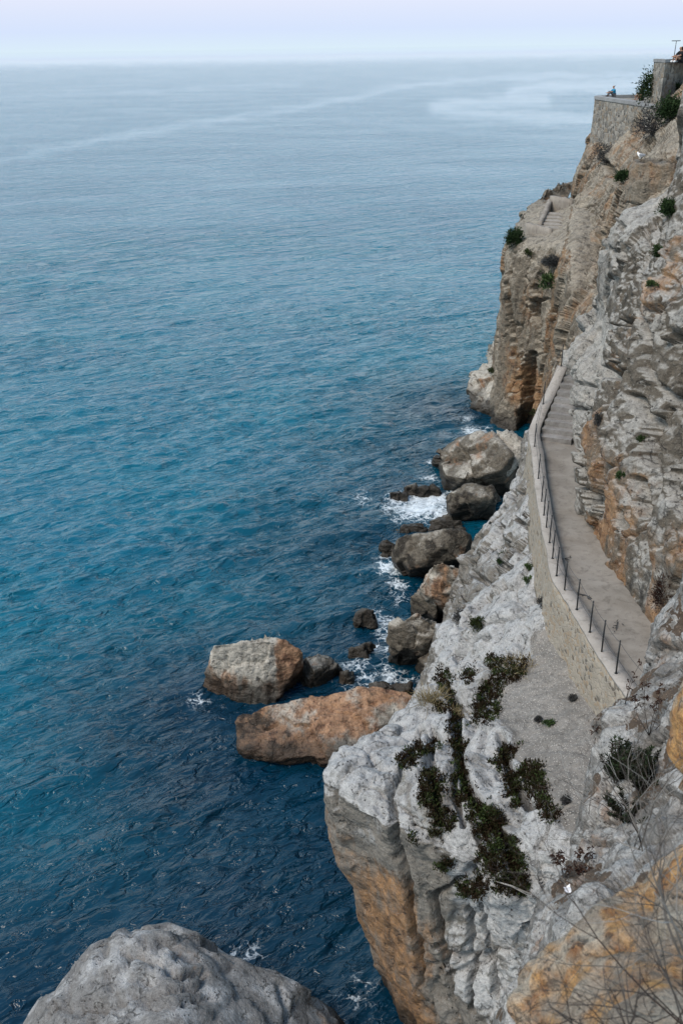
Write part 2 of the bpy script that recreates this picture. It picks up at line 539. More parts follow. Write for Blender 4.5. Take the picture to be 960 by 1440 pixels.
def build_sea():
    r = [9.0]
    while r[-1] < 60000: r.append(r[-1] + max(.13, r[-1] ** 2 * 4.2e-5))
    r = np.array(r); th = np.linspace(-.95, 1.0, 860)
    R, T = np.meshgrid(r, th, indexing='ij')
    X = R * np.sin(T); Y = R * np.cos(T)
    dr = np.gradient(r)[:, None] * np.ones_like(T)
    dt = R * (th[1] - th[0])
    sp = np.maximum(dr, dt)
    Z = np.zeros_like(X)
    g = np.random.default_rng(3)
    cd = np.full(X.shape, 1e9)
    for x, y in COAST: cd = np.minimum(cd, np.hypot(X - x, Y - y))
    for k in range(70):
        lam = 0.7 * (6.5 / 0.7) ** g.random() ** 1.35
        ang = math.radians(g.normal(-54, 25))      # travelling towards the shore on the right
        kx, ky = math.cos(ang) * 2 * np.pi / lam, math.sin(ang) * 2 * np.pi / lam
        amp = 0.0060 * lam ** 0.60
        fade = np.clip((lam / sp - 2.5) / 3.5, 0, 1)
        ph = kx * X + ky * Y + g.random() * 6.28 + .5 * np.sin(.13 * X + .09 * Y + k)
        Z += amp * fade * (np.sin(ph) + .28 * np.cos(2 * ph))
    Pf = np.stack([X.ravel(), Y.ravel(), np.zeros(X.size)], 1)
    gust = sstep(-.35, .45, fbm(Pf * [.035, .05, 1], 3, 5)).reshape(X.shape)
    Z *= .8 + .4 * gust
    P = np.stack([X, Y, Z], 2).reshape(-1, 3)
    U, V = project(Pf)
    foam = np.zeros(X.size)
    for u, v, rad, st in ((592, 712, 2.6, .95), (565, 714, 1.7, .68), (612, 700, 1.5, .9), (622, 725, 1.3, .9), (606, 672, .9, .55), (614, 650, .8, .55), (668, 606, 1.4, .6), (655, 588, .9, .5),
                          (546, 800, .9, .8), (556, 820, .8, .75), (540, 782, .7, .5), (560, 840, .9, .42), (540, 876, 1.1, .66), (548, 896, .8, .62), (528, 858, .7, .42),
                          (520, 945, 1.3, .52), (545, 952, 1.1, .58), (500, 940, 1.0, .42), (530, 915, 1.0, .45), (505, 965, 1.0, .45), (560, 900, 1.2, .42), (570, 960, .8, .48),
                          (279, 985, .55, .55), (345, 1345, .7, .56), (332, 1352, .5, .5), (500, 1395, .9, .30), (510, 700, 2.0, .3)):
        q = pz(u, v, 0)
        foam = np.maximum(foam, st * np.exp(-((Pf[:, 0] - q[0]) ** 2 + (Pf[:, 1] - q[1]) ** 2) / (rad * rad * .8)))
    teal = sstep(-2, 17, cd.ravel() + 3 * fbm(Pf * .09, 3, 9)) * sstep(14, 46, R.ravel() - .30 * X.ravel())  # water tone: dark seabed inshore, plus cliff shade and steep-view darkening painted in
    slick = np.zeros(X.size)
    wob = 5 * fbm(np.stack([U / 40, V / 9, U * 0], 1), 3, 31)
    for pts, w in ((((-60, 240), (170, 191), (330, 166), (460, 145), (560, 122), (640, 113), (760, 108), (980, 104)), 4.2),
                   (((980, 118), (780, 122), (725, 128), (715, 136), (765, 140), (640, 146), (612, 152), (660, 160), (760, 166), (980, 172)), 8),
                   (((-60, 140), (200, 128), (420, 118)), 2.5), (((480, 170), (700, 190), (960, 200)), 3),
                   (((-50, 290), (250, 270), (600, 240), (850, 236)), 3.9)):
        d = seg_dist(U, V + wob, pts)
        slick = np.maximum(slick, np.exp(-(d / (1.35 * w)) ** 2) * (.62 if w > 5 else (.42 if w > 4 else .22)))
    slick = np.where(R.ravel() > 90, slick, 0)
    horizon = 1.06 * sstep(-10, 12, 85 + (480 - U) * .017 - V + wob * .35)     # calm water far out
    slick = np.maximum(slick, horizon)
    A = np.stack([foam, teal, slick], 1)
    o = mesh_np('sea', P, gridfaces(*X.shape), sea_mat(), attr=A)
    if o.data.polygons[1000].normal.z < 0: o.data.flip_normals()
    o['kind'] = 'structure'
    return o


def sea_mat():
    t = NT('sea_water'); p = t.pos(); at = t.attr()
    mp = t.n('ShaderNodeMapping', vector_type='TEXTURE'); t.set(mp.inputs['Vector'], p)
    mp.inputs['Rotation'].default_value = (0, 0, math.radians(34)); mp.inputs['Scale'].default_value = (1.7, .8, 1)
    pw = mp.outputs[0]
    w0 = t.noise(pw, .2, 3, .55, .5)
    w1 = t.noise(pw, .8, 2, .5, .4); w2 = t.noise(pw, 2.2, 3, .55, .6); w3 = t.noise(pw, 6.5, 3, .6, .3)
    r1 = t.math('ABSOLUTE', t.math('SUBTRACT', w1, .5)); rid = t.math('ABSOLUTE', t.math('SUBTRACT', w2, .5))
    h = t.math('SUBTRACT', t.math('MULTIPLY', w1, .8), t.math('MULTIPLY', r1, .9))
    h = t.math('ADD', h, t.math('MULTIPLY', w2, .42))
    h = t.math('SUBTRACT', h, t.math('MULTIPLY', rid, .62))
    h = t.math('ADD', h, t.math('MULTIPLY', w3, .07))
    h = t.math('ADD', h, t.math('MULTIPLY', w0, 1.9))
    calm = t.math('SUBTRACT', 1.0, t.math('MULTIPLY', at[2], .93))
    gust = t.ramp(t.noise(t.scale(p, (.018, .045, 1)), 1.0, 3, .6, .6), .35, .65, .62, 1.05)
    nb = t.bump(h, t.math('MULTIPLY', calm, t.math('MULTIPLY', gust, .95)), .58)
    var = t.noise(p, .09, 3, .5)
    teal = t.mix(t.ramp(var, .35, .65), (.0005, .092, .150), (.0005, .104, .160))
    col = t.mix(at[1], (.0008, .019, .040), teal)
    # lacy foam
    dv = t.n('ShaderNodeVectorMath', operation='ADD')
    t.set(dv.inputs[0], p)
    dn = t.n('ShaderNodeVectorMath', operation='SCALE'); t.set(dn.inputs[0], t.noise(p, 1.3, 4, .6, 0, True)); dn.inputs['Scale'].default_value = 1.1
    t.set(dv.inputs[1], dn.outputs[0])
    lace = t.voro(dv.outputs[0], 1.9, 'DISTANCE_TO_EDGE')
    lace2 = t.voro(dv.outputs[0], 4.6, 'DISTANCE_TO_EDGE')
    web = t.math('ADD', t.ramp(lace, .16, .0), t.math('MULTIPLY', t.ramp(lace2, .2, .0), .55))
    patch = t.noise(p, 1.1, 5, .65)
    f = t.math('ADD', t.math('MULTIPLY', at[0], 1.25), t.math('MULTIPLY', t.math('SUBTRACT', patch, .5), 1.7))
    f = t.math('ADD', f, t.math('MULTIPLY', t.math('SUBTRACT', web, .5), .40))
    f = t.math('MULTIPLY', t.ramp(f, .40, 1.15), t.ramp(at[0], .03, .25))
    col = t.mix(f, col, (.62, .68, .72))
    t.b.inputs['IOR'].default_value = 1.333
    return t.done(col, t.math('ADD', t.math('MULTIPLY', calm, .10), t.math('ADD', .01, t.math('MULTIPLY', f, .6))), nb, .5)


sea = build_sea()

# ------------------------------------------------------------------ rock sheets
m_cliff = rock_mat('cliff_limestone', grey=(.095, .082, .066), pale=(.285, .275, .255), ochre=(.265, .155, .078), rust=(.20, .09, .04), cv=.8, fine=.75)
m_head = rock_mat('headland_limestone', grey=(.125, .106, .082), pale=(.27, .238, .192), ochre=(.23, .138, .07), streak=.6)
m_slope = rock_mat('bleached_limestone', grey=(.155, .143, .126), pale=(.355, .355, .352), ochre=(.25, .135, .058), rust=(.14, .07, .03), sc=1.3, cv=.7, facet=.8, soil=(.225, .21, .192))
m_fore = rock_mat('outcrop_limestone', grey=(.145, .137, .128), pale=(.31, .305, .295), ochre=(.20, .12, .06), sc=2.2, soil=(.085, .062, .045), fine=.9)


def strata(P, h, seed, tilt=(.06, -.10)):
    zz = (P[:, 2] + tilt[0] * P[:, 0] + tilt[1] * P[:, 1] + .35 * fbm(P * .35, 3, seed)) / h
    k = np.floor(zz).astype(np.int64); f = zz - k
    off = (_hash(k, k * 0, k * 0, seed) & 1023) / 1023.0 - .5
    crack = np.minimum(f, 1 - f)
    return off, crack


def blocks(P, size, seed, warp=.3, tilt=.5):
    """Fractured blocks: each cell has its own offset and its own tilted face; second value is the distance to a joint."""
    size = np.array(size)
    q = P + warp * np.stack([fbm(P * .9, 3, seed + s) for s in (1, 2, 3)], 1)
    f1, f2, c, cid, cen = worley(q / size, seed)
    rv = np.stack([((cid >> s) & 255) / 255.0 - .5 for s in (2, 11, 19)], 1)
    return c - .5 + tilt * ((q / size - cen) * rv).sum(1) * 2, f2 - f1


def lobes(P, size, seed, warp=.4):
    """Rounded lobes with sharp clefts between them."""
    q = P + warp * np.stack([fbm(P * .8, 2, seed + s) for s in (1, 2, 3)], 1)
    f1, f2, c, _, _ = worley(q / np.array(size), seed)
    return 1 - f1 ** 2 * 1.3 + .4 * (c - .5) - .35 * (1 - sstep(0, .22, f2 - f1))


CLIFF_CRACKS = [
    (5, .7, ((878, 322), (880, 340), (874, 363), (870, 392), (862, 426))), (4, .6, ((859, 460), (876, 462), (892, 453))),
    (3, .6, ((863, 467), (867, 488), (872, 508), (866, 520))), (9, .9, ((850, 524), (878, 527))), (4, .5, ((905, 478), (899, 499), (903, 522))),
    (9, 1.0, ((936, 405), (955, 385))), (5, .8, ((831, 575), (835, 619), (838, 640), (835, 666), (828, 711))),
    (11, 1.1, ((877, 597),)), (6, .8, ((941, 643),)), (5, .5, ((898, 673), (897, 722))), (3, .4, ((846, 300), (848, 330))),
    (4, .45, ((920, 440), (925, 480), (918, 520), (930, 560))), (5, .6, ((905, 560), (912, 600), (905, 650))), (7, .7, ((870, 690), (876, 740))),
    (3, .4, ((806, 540), (822, 536), (838, 545))), (3, .35, ((800, 572), (830, 574))), (3, .35, ((803, 612), (832, 618))), (3, .35, ((806, 634), (834, 640))), (3, .35, ((808, 655), (834, 660))), (4, .4, ((808, 680), (832, 690)))]


def cliff_disp(P, N):
    U, V = CTX['U'], CTX['V']
    slab = sstep(35, 40, P[:, 1]) * sstep(13.8, 15.2, P[:, 2])
    d = .55 * fbm(P / 6.0, 2, 2)
    b, e = blocks(P, (2.6, 3.0, 5.0), 4, .5, .9)
    d += (1 - .5 * slab) * (.70 * b - .22 * (1 - sstep(0, .05, e)))
    b, e = blocks(P, (1.2, 1.2, 1.7), 5, .3, .8)
    d += (1 - .6 * slab) * (.09 * b - .06 * (1 - sstep(0, .06, e)))
    m = np.maximum(sstep(-.1, .25, fbm(P * .3, 2, 77)), sstep(31, 35, P[:, 1]) * (1 - slab)) * (1 - slab)
    b2, e2 = blocks(P, (.7, .8, .42), 6, .2, .4)
    d += m * (.07 * b2 - .06 * (1 - sstep(0, .2, e2)))
    o, c = strata(P, .42, 8)
    d += m * (.08 * o - .08 * (1 - sstep(0, .14, c)))
    d += slab * .22 * fbm(P * [.6, .6, .22], 3, 15)
    ph = (P[:, 1] + .9 * fbm(P / 3.5, 3, 91) - .25 * (P[:, 2] - 11)) / 4.1
    s = ph - np.floor(ph)
    d += sstep(40, 36, P[:, 1]) * (.25 + 1.15 * sstep(11.8, 14.5, P[:, 2])) * (s * (1 - sstep(.82, 1, s)) - .35)
    low = sstep(13.6, 11.6, P[:, 2])
    d = d * (1 - .75 * low) - .12 * low
    return d - carve(CLIFF_CRACKS)


def cliff_detail(P, N):
    return .035 * fbm(P * 3.2, 4, 12) - .05 * sstep(.25, .55, perlin(P * 2.6, 61))


def cliff_paint(P, N):
    n = fbm(P / 4.5, 4, 21)
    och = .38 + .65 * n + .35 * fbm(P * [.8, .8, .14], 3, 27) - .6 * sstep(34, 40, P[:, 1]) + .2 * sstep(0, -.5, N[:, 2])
    U, V = CTX['U'], CTX['V']
    pil = sstep(850, 830, U) * sstep(500, 560, V) * sstep(760, 700, V)      # the grey striped pillar by the stairs
    lump = sstep(860, 835, U) * sstep(440, 455, V) * sstep(575, 520, V)      # the bleached knob above them
    och = och - .7 * pil - .6 * lump
    ink = seg_dist(U, V, ((880, 810), (870, 855), (862, 900))); ink = np.minimum(ink, seg_dist(U, V, ((908, 795), (893, 845), (882, 900))))
    ink = sstep(9, 3, ink + 5 * fbm(P * [1.5, 1.5, .5], 3, 28))
    och = och - .8 * ink
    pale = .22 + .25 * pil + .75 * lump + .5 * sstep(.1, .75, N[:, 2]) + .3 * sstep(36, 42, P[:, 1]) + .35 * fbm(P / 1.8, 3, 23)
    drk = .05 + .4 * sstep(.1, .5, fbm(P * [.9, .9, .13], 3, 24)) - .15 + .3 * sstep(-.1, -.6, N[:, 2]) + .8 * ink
    return np.clip(np.stack([och, pale, drk], 1), 0, 1.2)


base = {14: 8.9, 18: 8.5, 21: 8.4, 24: 8.25, 26: 8.1, 28: 8.05, 30: 8.0, 32: 8.1, 34: 8.6, 36: 9.0, 38: 9.1, 40: 9.35, 42: 9.75}
lev = [(9.0, .1), (11.3, .15), (12.4, .3), (13.6, .6), (15, .95), (16.6, 1.3), (18.2, 1.7), (19.3, 2.2), (20.0, 2.6), (22, 3.6), (24.5, 5.2), (27, 7.5)]
slabx = {9.0: 9.9, 11.3: 10.0, 12.4: 10.05, 13.6: 10.4, 15: 11.35, 16.6: 11.45, 18.2: 11.65, 19.3: 11.95, 20.0: 13.7, 22: 14.2, 24.5: 14.5, 27: 15.2}
cols = []
for y, x in base.items():
    col = []
    for z, off in lev:
        o = off
        if y >= 36: o = off * (1 - (y - 34) / 9) + (slabx[z] - 9.8) * (y - 34) / 9
        col.append((x + o + (.35 if y < 24 else 0), y + .12 * (z - 11) * 0, z))
    cols.append(col)
for dx, y in ((.15, 43.6), (.9, 45.0), (2.8, 46.0), (6.5, 46.6), (11, 47.0)):
    cols.append([(slabx[z] + dx, y, z) for z, _ in lev])
ctrl = np.array(cols)
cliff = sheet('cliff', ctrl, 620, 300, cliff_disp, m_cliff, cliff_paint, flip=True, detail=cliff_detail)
cliff['kind'] = 'structure'


# --- far cliff under the lookout terraces
def far_disp(P, N):
    d = .7 * fbm(P / 7.0, 2, 102)
    b, e = blocks(P, (3.0, 3.4, 7.5), 104, .6, .8)
    d += .6 * b - .32 * (1 - sstep(0, .045, e))
    b, e = blocks(P, (1.4, 1.4, 3.0), 105, .4, .7)
    d += .14 * b - .08 * (1 - sstep(0, .06, e))
    d += .2 * fbm(P * [.8, .8, .3], 4, 106)
    return d - carve([(5, .9, ((812, 300), (806, 340))), (4, .7, ((838, 300), (830, 350), (826, 400))), (6, .9, ((850, 228), (858, 250), (872, 262)))])


def far_paint(P, N):
    n = fbm(P / 6, 4, 121)
    och = .40 + .45 * n
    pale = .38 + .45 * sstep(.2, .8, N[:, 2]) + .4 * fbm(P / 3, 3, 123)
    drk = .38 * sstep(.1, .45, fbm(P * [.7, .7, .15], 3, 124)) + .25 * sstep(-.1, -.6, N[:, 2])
    return np.clip(np.stack([och, pale, drk], 1), 0, 1.2)


C = [
    [(852, 150, 104), (837, 204, 90), (829, 212, 87), (819, 262, 82), (808, 300, 78), (801, 340, 75), (797, 380, 70), (792, 420, 66), (787, 470, 64), (782, 540, 62), (780, 620, 61)],
    [(875, 150, 102), (862, 196, 86), (848, 210, 83), (838, 262, 77), (826, 300, 73), (816, 350, 69), (806, 400, 65), (801, 440, 61), (796, 500, 58), (792, 560, 56), (790, 640, 55)],
    [(905, 142, 92), (893, 178, 81), (880, 212, 73), (870, 262, 68), (858, 310, 65), (846, 360, 62), (836, 410, 58), (826, 450, 55), (818, 520, 52), (812, 580, 51), (810, 660, 50)],
    [(922, 118, 92), (925, 160, 76), (918, 226, 63), (905, 264, 60), (895, 310, 58), (885, 360, 56), (872, 420, 53.5), (862, 460, 52), (852, 530, 50), (848, 600, 49), (846, 680, 48)],
    [(945, 105, 88), (958, 150, 70), (954, 236, 57), (950, 264, 55), (945, 310, 53), (938, 360, 51), (930, 420, 50), (925, 460, 49), (920, 530, 48), (918, 600, 47), (916, 680, 46)],
    [(985, 90, 84), (1010, 130, 64), (1010, 236, 53), (1010, 264, 51), (1005, 310, 50), (1000, 360, 49), (995, 420, 48.5), (990, 460, 48), (985, 530, 47.5), (980, 600, 47), (978, 680, 46)],
]
Cw = [[py(*q) for q in row] for row in C]
back = [np.array(q) + [2.5, 9, 0] for q in Cw[0]]; back2 = [np.array(q) + [9, 20, 0] for q in Cw[0]]
Cw = [back2, back] + Cw
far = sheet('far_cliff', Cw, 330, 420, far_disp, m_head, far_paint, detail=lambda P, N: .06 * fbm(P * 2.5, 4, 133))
far['kind'] = 'structure'


# --- low headland with the rock-cut steps
def head_disp(P, N):
    side = sstep(.75, .3, N[:, 2])
    d = .35 * fbm(P / 4.0, 3, 202) * (.25 + .75 * side)
    d += side * (.38 * fbm(P * [.55, .55, .07], 4, 203) + .10 * fbm(P / 1.1, 3, 204))
    b, e = blocks(P, (2.2, 2.2, 9), 205, .4, .7)
    d += side * (.4 * b - .25 * (1 - sstep(0, .05, e)))
    d += (1 - side) * .1 * fbm(P / .8, 3, 207)
    return d - side * carve([(7, 1.6, ((745, 500), (741, 540), (738, 590))), (5, .7, ((747, 425), (746, 440), (752, 458))), (3, .4, ((747, 425), (762, 420), (775, 426))), (4, .6, ((722, 355), (720, 420), (722, 500))),
                            (12, 1.8, ((735, 585), (738, 620)))])


def head_paint(P, N):
    n = fbm(P / 5, 4, 221)
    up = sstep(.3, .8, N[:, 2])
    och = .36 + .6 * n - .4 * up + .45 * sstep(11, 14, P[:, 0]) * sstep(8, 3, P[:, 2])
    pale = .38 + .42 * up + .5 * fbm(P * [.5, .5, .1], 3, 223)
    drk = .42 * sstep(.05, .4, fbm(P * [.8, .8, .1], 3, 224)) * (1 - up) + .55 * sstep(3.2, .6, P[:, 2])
    return np.clip(np.stack([och, pale, drk], 1), 0, 1.2)


H = [
    [(776, 281, 98), (756, 292, 92), (733, 312, 86), (718, 338, 79), (711, 352, 77), (705, 380, 76), (702, 430, 75.5), (701, 480, 75), (699, 530, 74), (697, 570, 73), (695, 612, 71.5), (695, 625, 71)],
    [(788, 281, 96), (772, 290, 89), (752, 308, 84), (738, 334, 76), (733, 350, 73.5), (728, 380, 72.8), (727, 430, 72.2), (724, 480, 71.7), (722, 530, 71.2), (720, 570, 70.6), (718, 618, 69.5), (718, 632, 69)],
    [(800, 278, 94), (786, 288, 86), (772, 304, 81), (765, 332, 74), (762, 350, 71.5), (758, 390, 70.5), (756, 440, 69.8), (752, 500, 69.4), (749, 550, 69.3), (747, 580, 69.2), (744, 625, 68.5), (744, 640, 68)],
    [(812, 274, 90), (800, 286, 82), (795, 304, 77), (792, 335, 71), (790, 358, 68.5), (787, 400, 67.5), (783, 450, 66.4), (779, 500, 65.5), (774, 550, 65), (770, 590, 65), (768, 640, 65), (768, 660, 65)],
    [(830, 270, 84), (822, 286, 77), (818, 310, 72), (815, 345, 67), (812, 375, 64.5), (808, 420, 62), (804, 470, 61), (800, 510, 60), (795, 560, 60), (792, 600, 60), (790, 650, 60), (790, 670, 60)],
]
Hw = [[py(*q) for q in row] for row in H]
hb = [np.array(q) + [2.2, 8, 0] for q in Hw[0]]; hb2 = [np.array(q) + [8, 18, 0] for q in Hw[0]]
Hw = [hb2, hb] + Hw + [[np.array(q) + [6, 5, 0] for q in Hw[-1]]]
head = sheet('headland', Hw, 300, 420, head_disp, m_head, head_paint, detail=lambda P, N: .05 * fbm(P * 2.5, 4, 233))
head['kind'] = 'structure'


# --- pale rock slope and promontory below the path
def apron(P):
    """Gravelly bench along the foot of the parapet."""
    U, V = CTX['U'], CTX['V']
    left = np.interp(V, [850, 890, 925, 985, 1040, 1110, 1165, 1210], [800, 748, 742, 694, 706, 748, 792, 840])
    return sstep(-10, 22, U - left + 16 * fbm(P / 1.3, 3, 399)) * sstep(855, 905, V) * sstep(1220, 1170, V)


CLEFTS = [(9, .7, ((641, 990), (641, 1056), (655, 1104), (682, 1145), (712, 1186), (723, 1240))), (8, .6, ((705, 1040), (712, 1075), (723, 1099), (745, 1135))),
          (7, .5, ((609, 1030), (602, 1060), (609, 1090), (618, 1154))), (6, .45, ((592, 1030), (579, 1067), (560, 1095), (546, 1118), (552, 1160), (556, 1200), (575, 1240), (585, 1300), (600, 1380))),
          (8, .6, ((618, 950), (628, 975), (641, 990), (665, 990), (685, 965))), (6, .5, ((648, 1235), (668, 1262), (676, 1300), (690, 1345), (700, 1400))), (7, .6, ((705, 1190), (716, 1240), (735, 1262))),
          (5, .4, ((668, 1170), (676, 1205), (690, 1235))), (5, .4, ((612, 1258), (640, 1245))), (8, .6, ((608, 1262), (622, 1320), (640, 1400))), (6, .5, ((655, 1285), (662, 1340), (668, 1420))), (7, .5, ((618, 1330), (650, 1345), (690, 1350))), (5, .4, ((640, 1085), (640, 1120), (650, 1160))),
          (5, .5, ((660, 845), (640, 870))), (4, .4, ((655, 900), (690, 880), (740, 870))), (5, .45, ((640, 925), (660, 905), (690, 900))), (5, .5, ((700, 740), (690, 770), (700, 790), (720, 800))), (4, .5, ((716, 690), (726, 730), (745, 745))),
          (5, .5, ((655, 800), (680, 815), (705, 800))), (3, .3, ((470, 1110), (475, 1135), (482, 1160)))]


def slope_disp(P, N):
    flat = apron(P)
    side = sstep(.42, .12, N[:, 2])
    far = sstep(27, 33, P[:, 1]); U_ = CTX['U']
    d = (.42 - .2 * far) * lobes(P, (2.3, 2.6, 2.8), 301, .7) + 0.055 * lobes(P, (.75, .9, 1.0), 302, .35) - .25 + .10 * fbm(P / .8, 4, 303)
    b, e = blocks(P, (2.0, 2.2, 2.6), 305, .5, .8)
    d += (.15 + .28 * far) * b - (.08 + .2 * far) * (1 - sstep(0, .05, e))
    side = side * sstep(640, 570, U_)
    d = d * (1 - .9 * flat) * (1 - .9 * side)
    d += side * (.30 * fbm(P * [.6, .6, .10], 3, 309) + .28 * fbm(P / 2.5, 3, 310) + .05 * fbm(P * 1.7, 3, 311))
    d += .03 * flat * fbm(P * 2.2, 3, 306)
    return d - carve(CLEFTS) * (1 - .6 * flat)


def slope_detail(P, N):
    return (1 - .7 * apron(P)) * (.035 * fbm(P * 2.8, 4, 312) - .06 * sstep(.28, .5, perlin(P * 2.3, 361)) + .015 * fbm(P * 8, 2, 313))


def slope_paint(P, N):
    flat = apron(P)
    U, V, n0 = CTX['U'], CTX['V'], CTX['N0'][:, 2]
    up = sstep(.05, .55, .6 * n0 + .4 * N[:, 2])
    face = sstep(.5, .1, n0) * sstep(7.6, 6.0, P[:, 2] + .8 * fbm(P / 1.5, 3, 324)) * sstep(27, 23, P[:, 1]) * sstep(665, 590, U + .25 * (1300 - V))
    band = sstep(1, 0, np.abs(U - (545 + (V - 1250) * .15)) / 75)         # the stained strip down the seaward face
    och = .0 + .25 * fbm(P / 3, 3, 321) + face * (.45 + .5 * band) - .2 * flat
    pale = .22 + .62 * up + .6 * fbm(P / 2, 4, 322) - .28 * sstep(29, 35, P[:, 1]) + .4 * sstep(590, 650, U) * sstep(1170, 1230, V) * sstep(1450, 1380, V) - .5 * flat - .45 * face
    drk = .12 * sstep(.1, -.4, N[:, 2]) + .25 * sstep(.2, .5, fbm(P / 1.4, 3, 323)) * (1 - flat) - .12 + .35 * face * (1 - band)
    return np.clip(np.stack([och, pale, drk, 1 - flat], 1), 0, 1.2)


S = [  # far -> near; each: rising from the sea to the foot of the parapet
    [(10.6, 49, -1), (10.3, 48.6, 4), (9.9, 48, 8.6), (10.3, 47.5, 10.3), (10.6, 47.4, 11.2), (11.0, 47.2, 12), (12.5, 47, 12.2)],
    [(9.2, 45, -1), (8.9, 44.6, 4), (8.5, 44, 8.2), (8.7, 43.8, 9.4), (8.95, 43.6, 10.6), (9.3, 43.5, 11.0), (10.4, 43.5, 11.2)],
    [(7.2, 43, -1), (7.0, 42.6, 3.5), tuple(pz(733, 655, 8.3)), tuple(pz(737, 654, 8.9)), tuple(pz(741, 652, 9.6)), tuple(pz(746, 650, 10.1)), (9.0, 39.8, 10.2)],
    [(5.9, 42.5, -1), (6.3, 41.8, 3.0), tuple(pz(697, 715, 6.9)), tuple(pz(708, 712, 8.0)), tuple(pz(722, 712, 8.9)), tuple(pz(746, 710, 10.0)), (8.2, 34.6, 10.2)],
    [(3.9, 40, -1), (4.5, 39.2, 2.5), tuple(pz(655, 770, 5.2)), tuple(pz(676, 765, 6.6)), tuple(pz(706, 760, 8.4)), tuple(pz(752, 765, 10.0)), (7.7, 31.6, 10.2)],
    [(3.3, 35, -1), (3.8, 34.5, 2.5), tuple(pz(645, 838, 5.6)), tuple(pz(668, 828, 7.1)), tuple(pz(710, 815, 8.7)), tuple(pz(768, 822, 10.0)), (7.5, 28.7, 10.2)],
    [(2.2, 32.4, -1), (2.5, 31.8, 2.6), tuple(pz(608, 905, 5.8)), tuple(pz(636, 888, 7.2)), tuple(pz(694, 872, 8.7)), tuple(pz(784, 873, 10.1)), (7.3, 26.2, 10.2)],
    [(2.6, 29, -1), (2.4, 28.8, 3.0), tuple(pz(610, 950, 6.6)), tuple(pz(645, 930, 7.8)), tuple(pz(715, 915, 9.0)), tuple(pz(808, 925, 10.1)), (7.4, 24.0, 10.2)],
    [(2.2, 27.5, -1), (1.9, 27.2, 3.2), tuple(pz(575, 1000, 6.7)), tuple(pz(620, 985, 7.9)), tuple(pz(715, 965, 9.2)), tuple(pz(842, 980, 10.1)), (7.6, 22, 10.2)],
    [(1.6, 25.5, -1), (1.0, 25.2, 3.2), tuple(pz(515, 1045, 7.3)), tuple(pz(580, 1040, 8.3)), tuple(pz(705, 1020, 9.3)), tuple(pz(868, 1010, 10.2)), (7.9, 20.6, 10.3)],
    [(1.3, 23.2, -1), (.35, 23, 3.6), tuple(pz(462, 1092, 7.9)), tuple(pz(550, 1088, 8.7)), tuple(pz(695, 1080, 9.4)), tuple(pz(860, 1070, 10.2)), (8.1, 19.2, 10.3)],
    [(1.5, 20.6, -1), (.5, 21, 3.6), tuple(pz(474, 1150, 7.4)), tuple(pz(560, 1140, 8.7)), tuple(pz(690, 1140, 9.3)), tuple(pz(830, 1130, 10.1)), (8.1, 17.6, 10.3)],
    [(2.3, 19.4, -1), (1.6, 19.5, 3.4), tuple(pz(535, 1195, 7.2)), tuple(pz(590, 1180, 8.5)), tuple(pz(690, 1190, 9.0)), tuple(pz(810, 1180, 9.8)), (8.0, 16.2, 10.2)],
    [(3.1, 18.4, -1), (2.5, 18.5, 3.2), tuple(pz(600, 1255, 6.6)), tuple(pz(632, 1225, 8.0)), tuple(pz(700, 1235, 8.6)), tuple(pz(800, 1230, 9.3)), (7.8, 15.0, 10)],
    [(4.0, 17.2, -1), (3.4, 17.3, 2.6), tuple(pz(660, 1310, 5.9)), tuple(pz(676, 1265, 7.6)), tuple(pz(725, 1270, 8.2)), tuple(pz(800, 1270, 8.8)), (7.4, 13.8, 9.5)],
    [(5.0, 15.8, -1), (4.4, 15.8, 2.2), tuple(pz(715, 1365, 5.4)), tuple(pz(722, 1300, 7.0)), tuple(pz(760, 1305, 7.6)), tuple(pz(820, 1300, 8.2)), (7, 12.4, 9)],
    [(6.0, 13.5, -1), (5.6, 13.4, 2.0), tuple(pz(790, 1420, 5.2)), tuple(pz(800, 1370, 6.2)), tuple(pz(830, 1360, 7.0)), tuple(pz(870, 1350, 7.6)), (7, 10.5, 8.5)],
]
slope = sheet('rock_slope', S, 640, 400, slope_disp, m_slope, slope_paint, flip=False, detail=slope_detail)
slope['kind'] = 'structure'
# ------------------------------------------------------------------ helpers for things on the rock
_BV = []


def bvh(o):
    me = o.data
    V = np.zeros(len(me.vertices) * 3); me.vertices.foreach_get('co', V); V = V.reshape(-1, 3) + np.array(o.location)
    n = len(me.loops); L = np.zeros(n, np.int32); me.loops.foreach_get('vertex_index', L)
    st = np.zeros(len(me.polygons), np.int32); me.polygons.foreach_get('loop_start', st)
    ends = np.append(st[1:], n)
    polys = [L[a:b].tolist() for a, b in zip(st, ends)]
    _BV.append((o, BVHTree.FromPolygons(V.tolist(), polys)))


def hit(u, v, only=None):
    """First rock surface on the line through a photograph pixel -> point, normal towards the viewer."""
    d = Vector(ray(u, v)); ln = d.length; d.normalize()
    best = None
    for o, b in _BV:
        if only is not None and o not in only: continue
        p, n, i, dist = b.ray_cast(Vector((0, 0, CAM_Z)), d, 300)
        if p is not None and (best is None or dist < best[2]):
            if n.dot(d) > 0: n = -n
            best = (np.array(p), np.array(n), dist)
    return best


def drop(x, y, z0=40, only=None):
    best = None
    for o, b in _BV:
        if only is not None and o not in only: continue
        p, n, i, dist = b.ray_cast(Vector((x, y, z0)), Vector((0, 0, -1)), 100)
        if p is not None and (best is None or p.z > best[2]): best = np.array(p)
    return best


for o_ in (cliff, far, head, slope): bvh(o_)

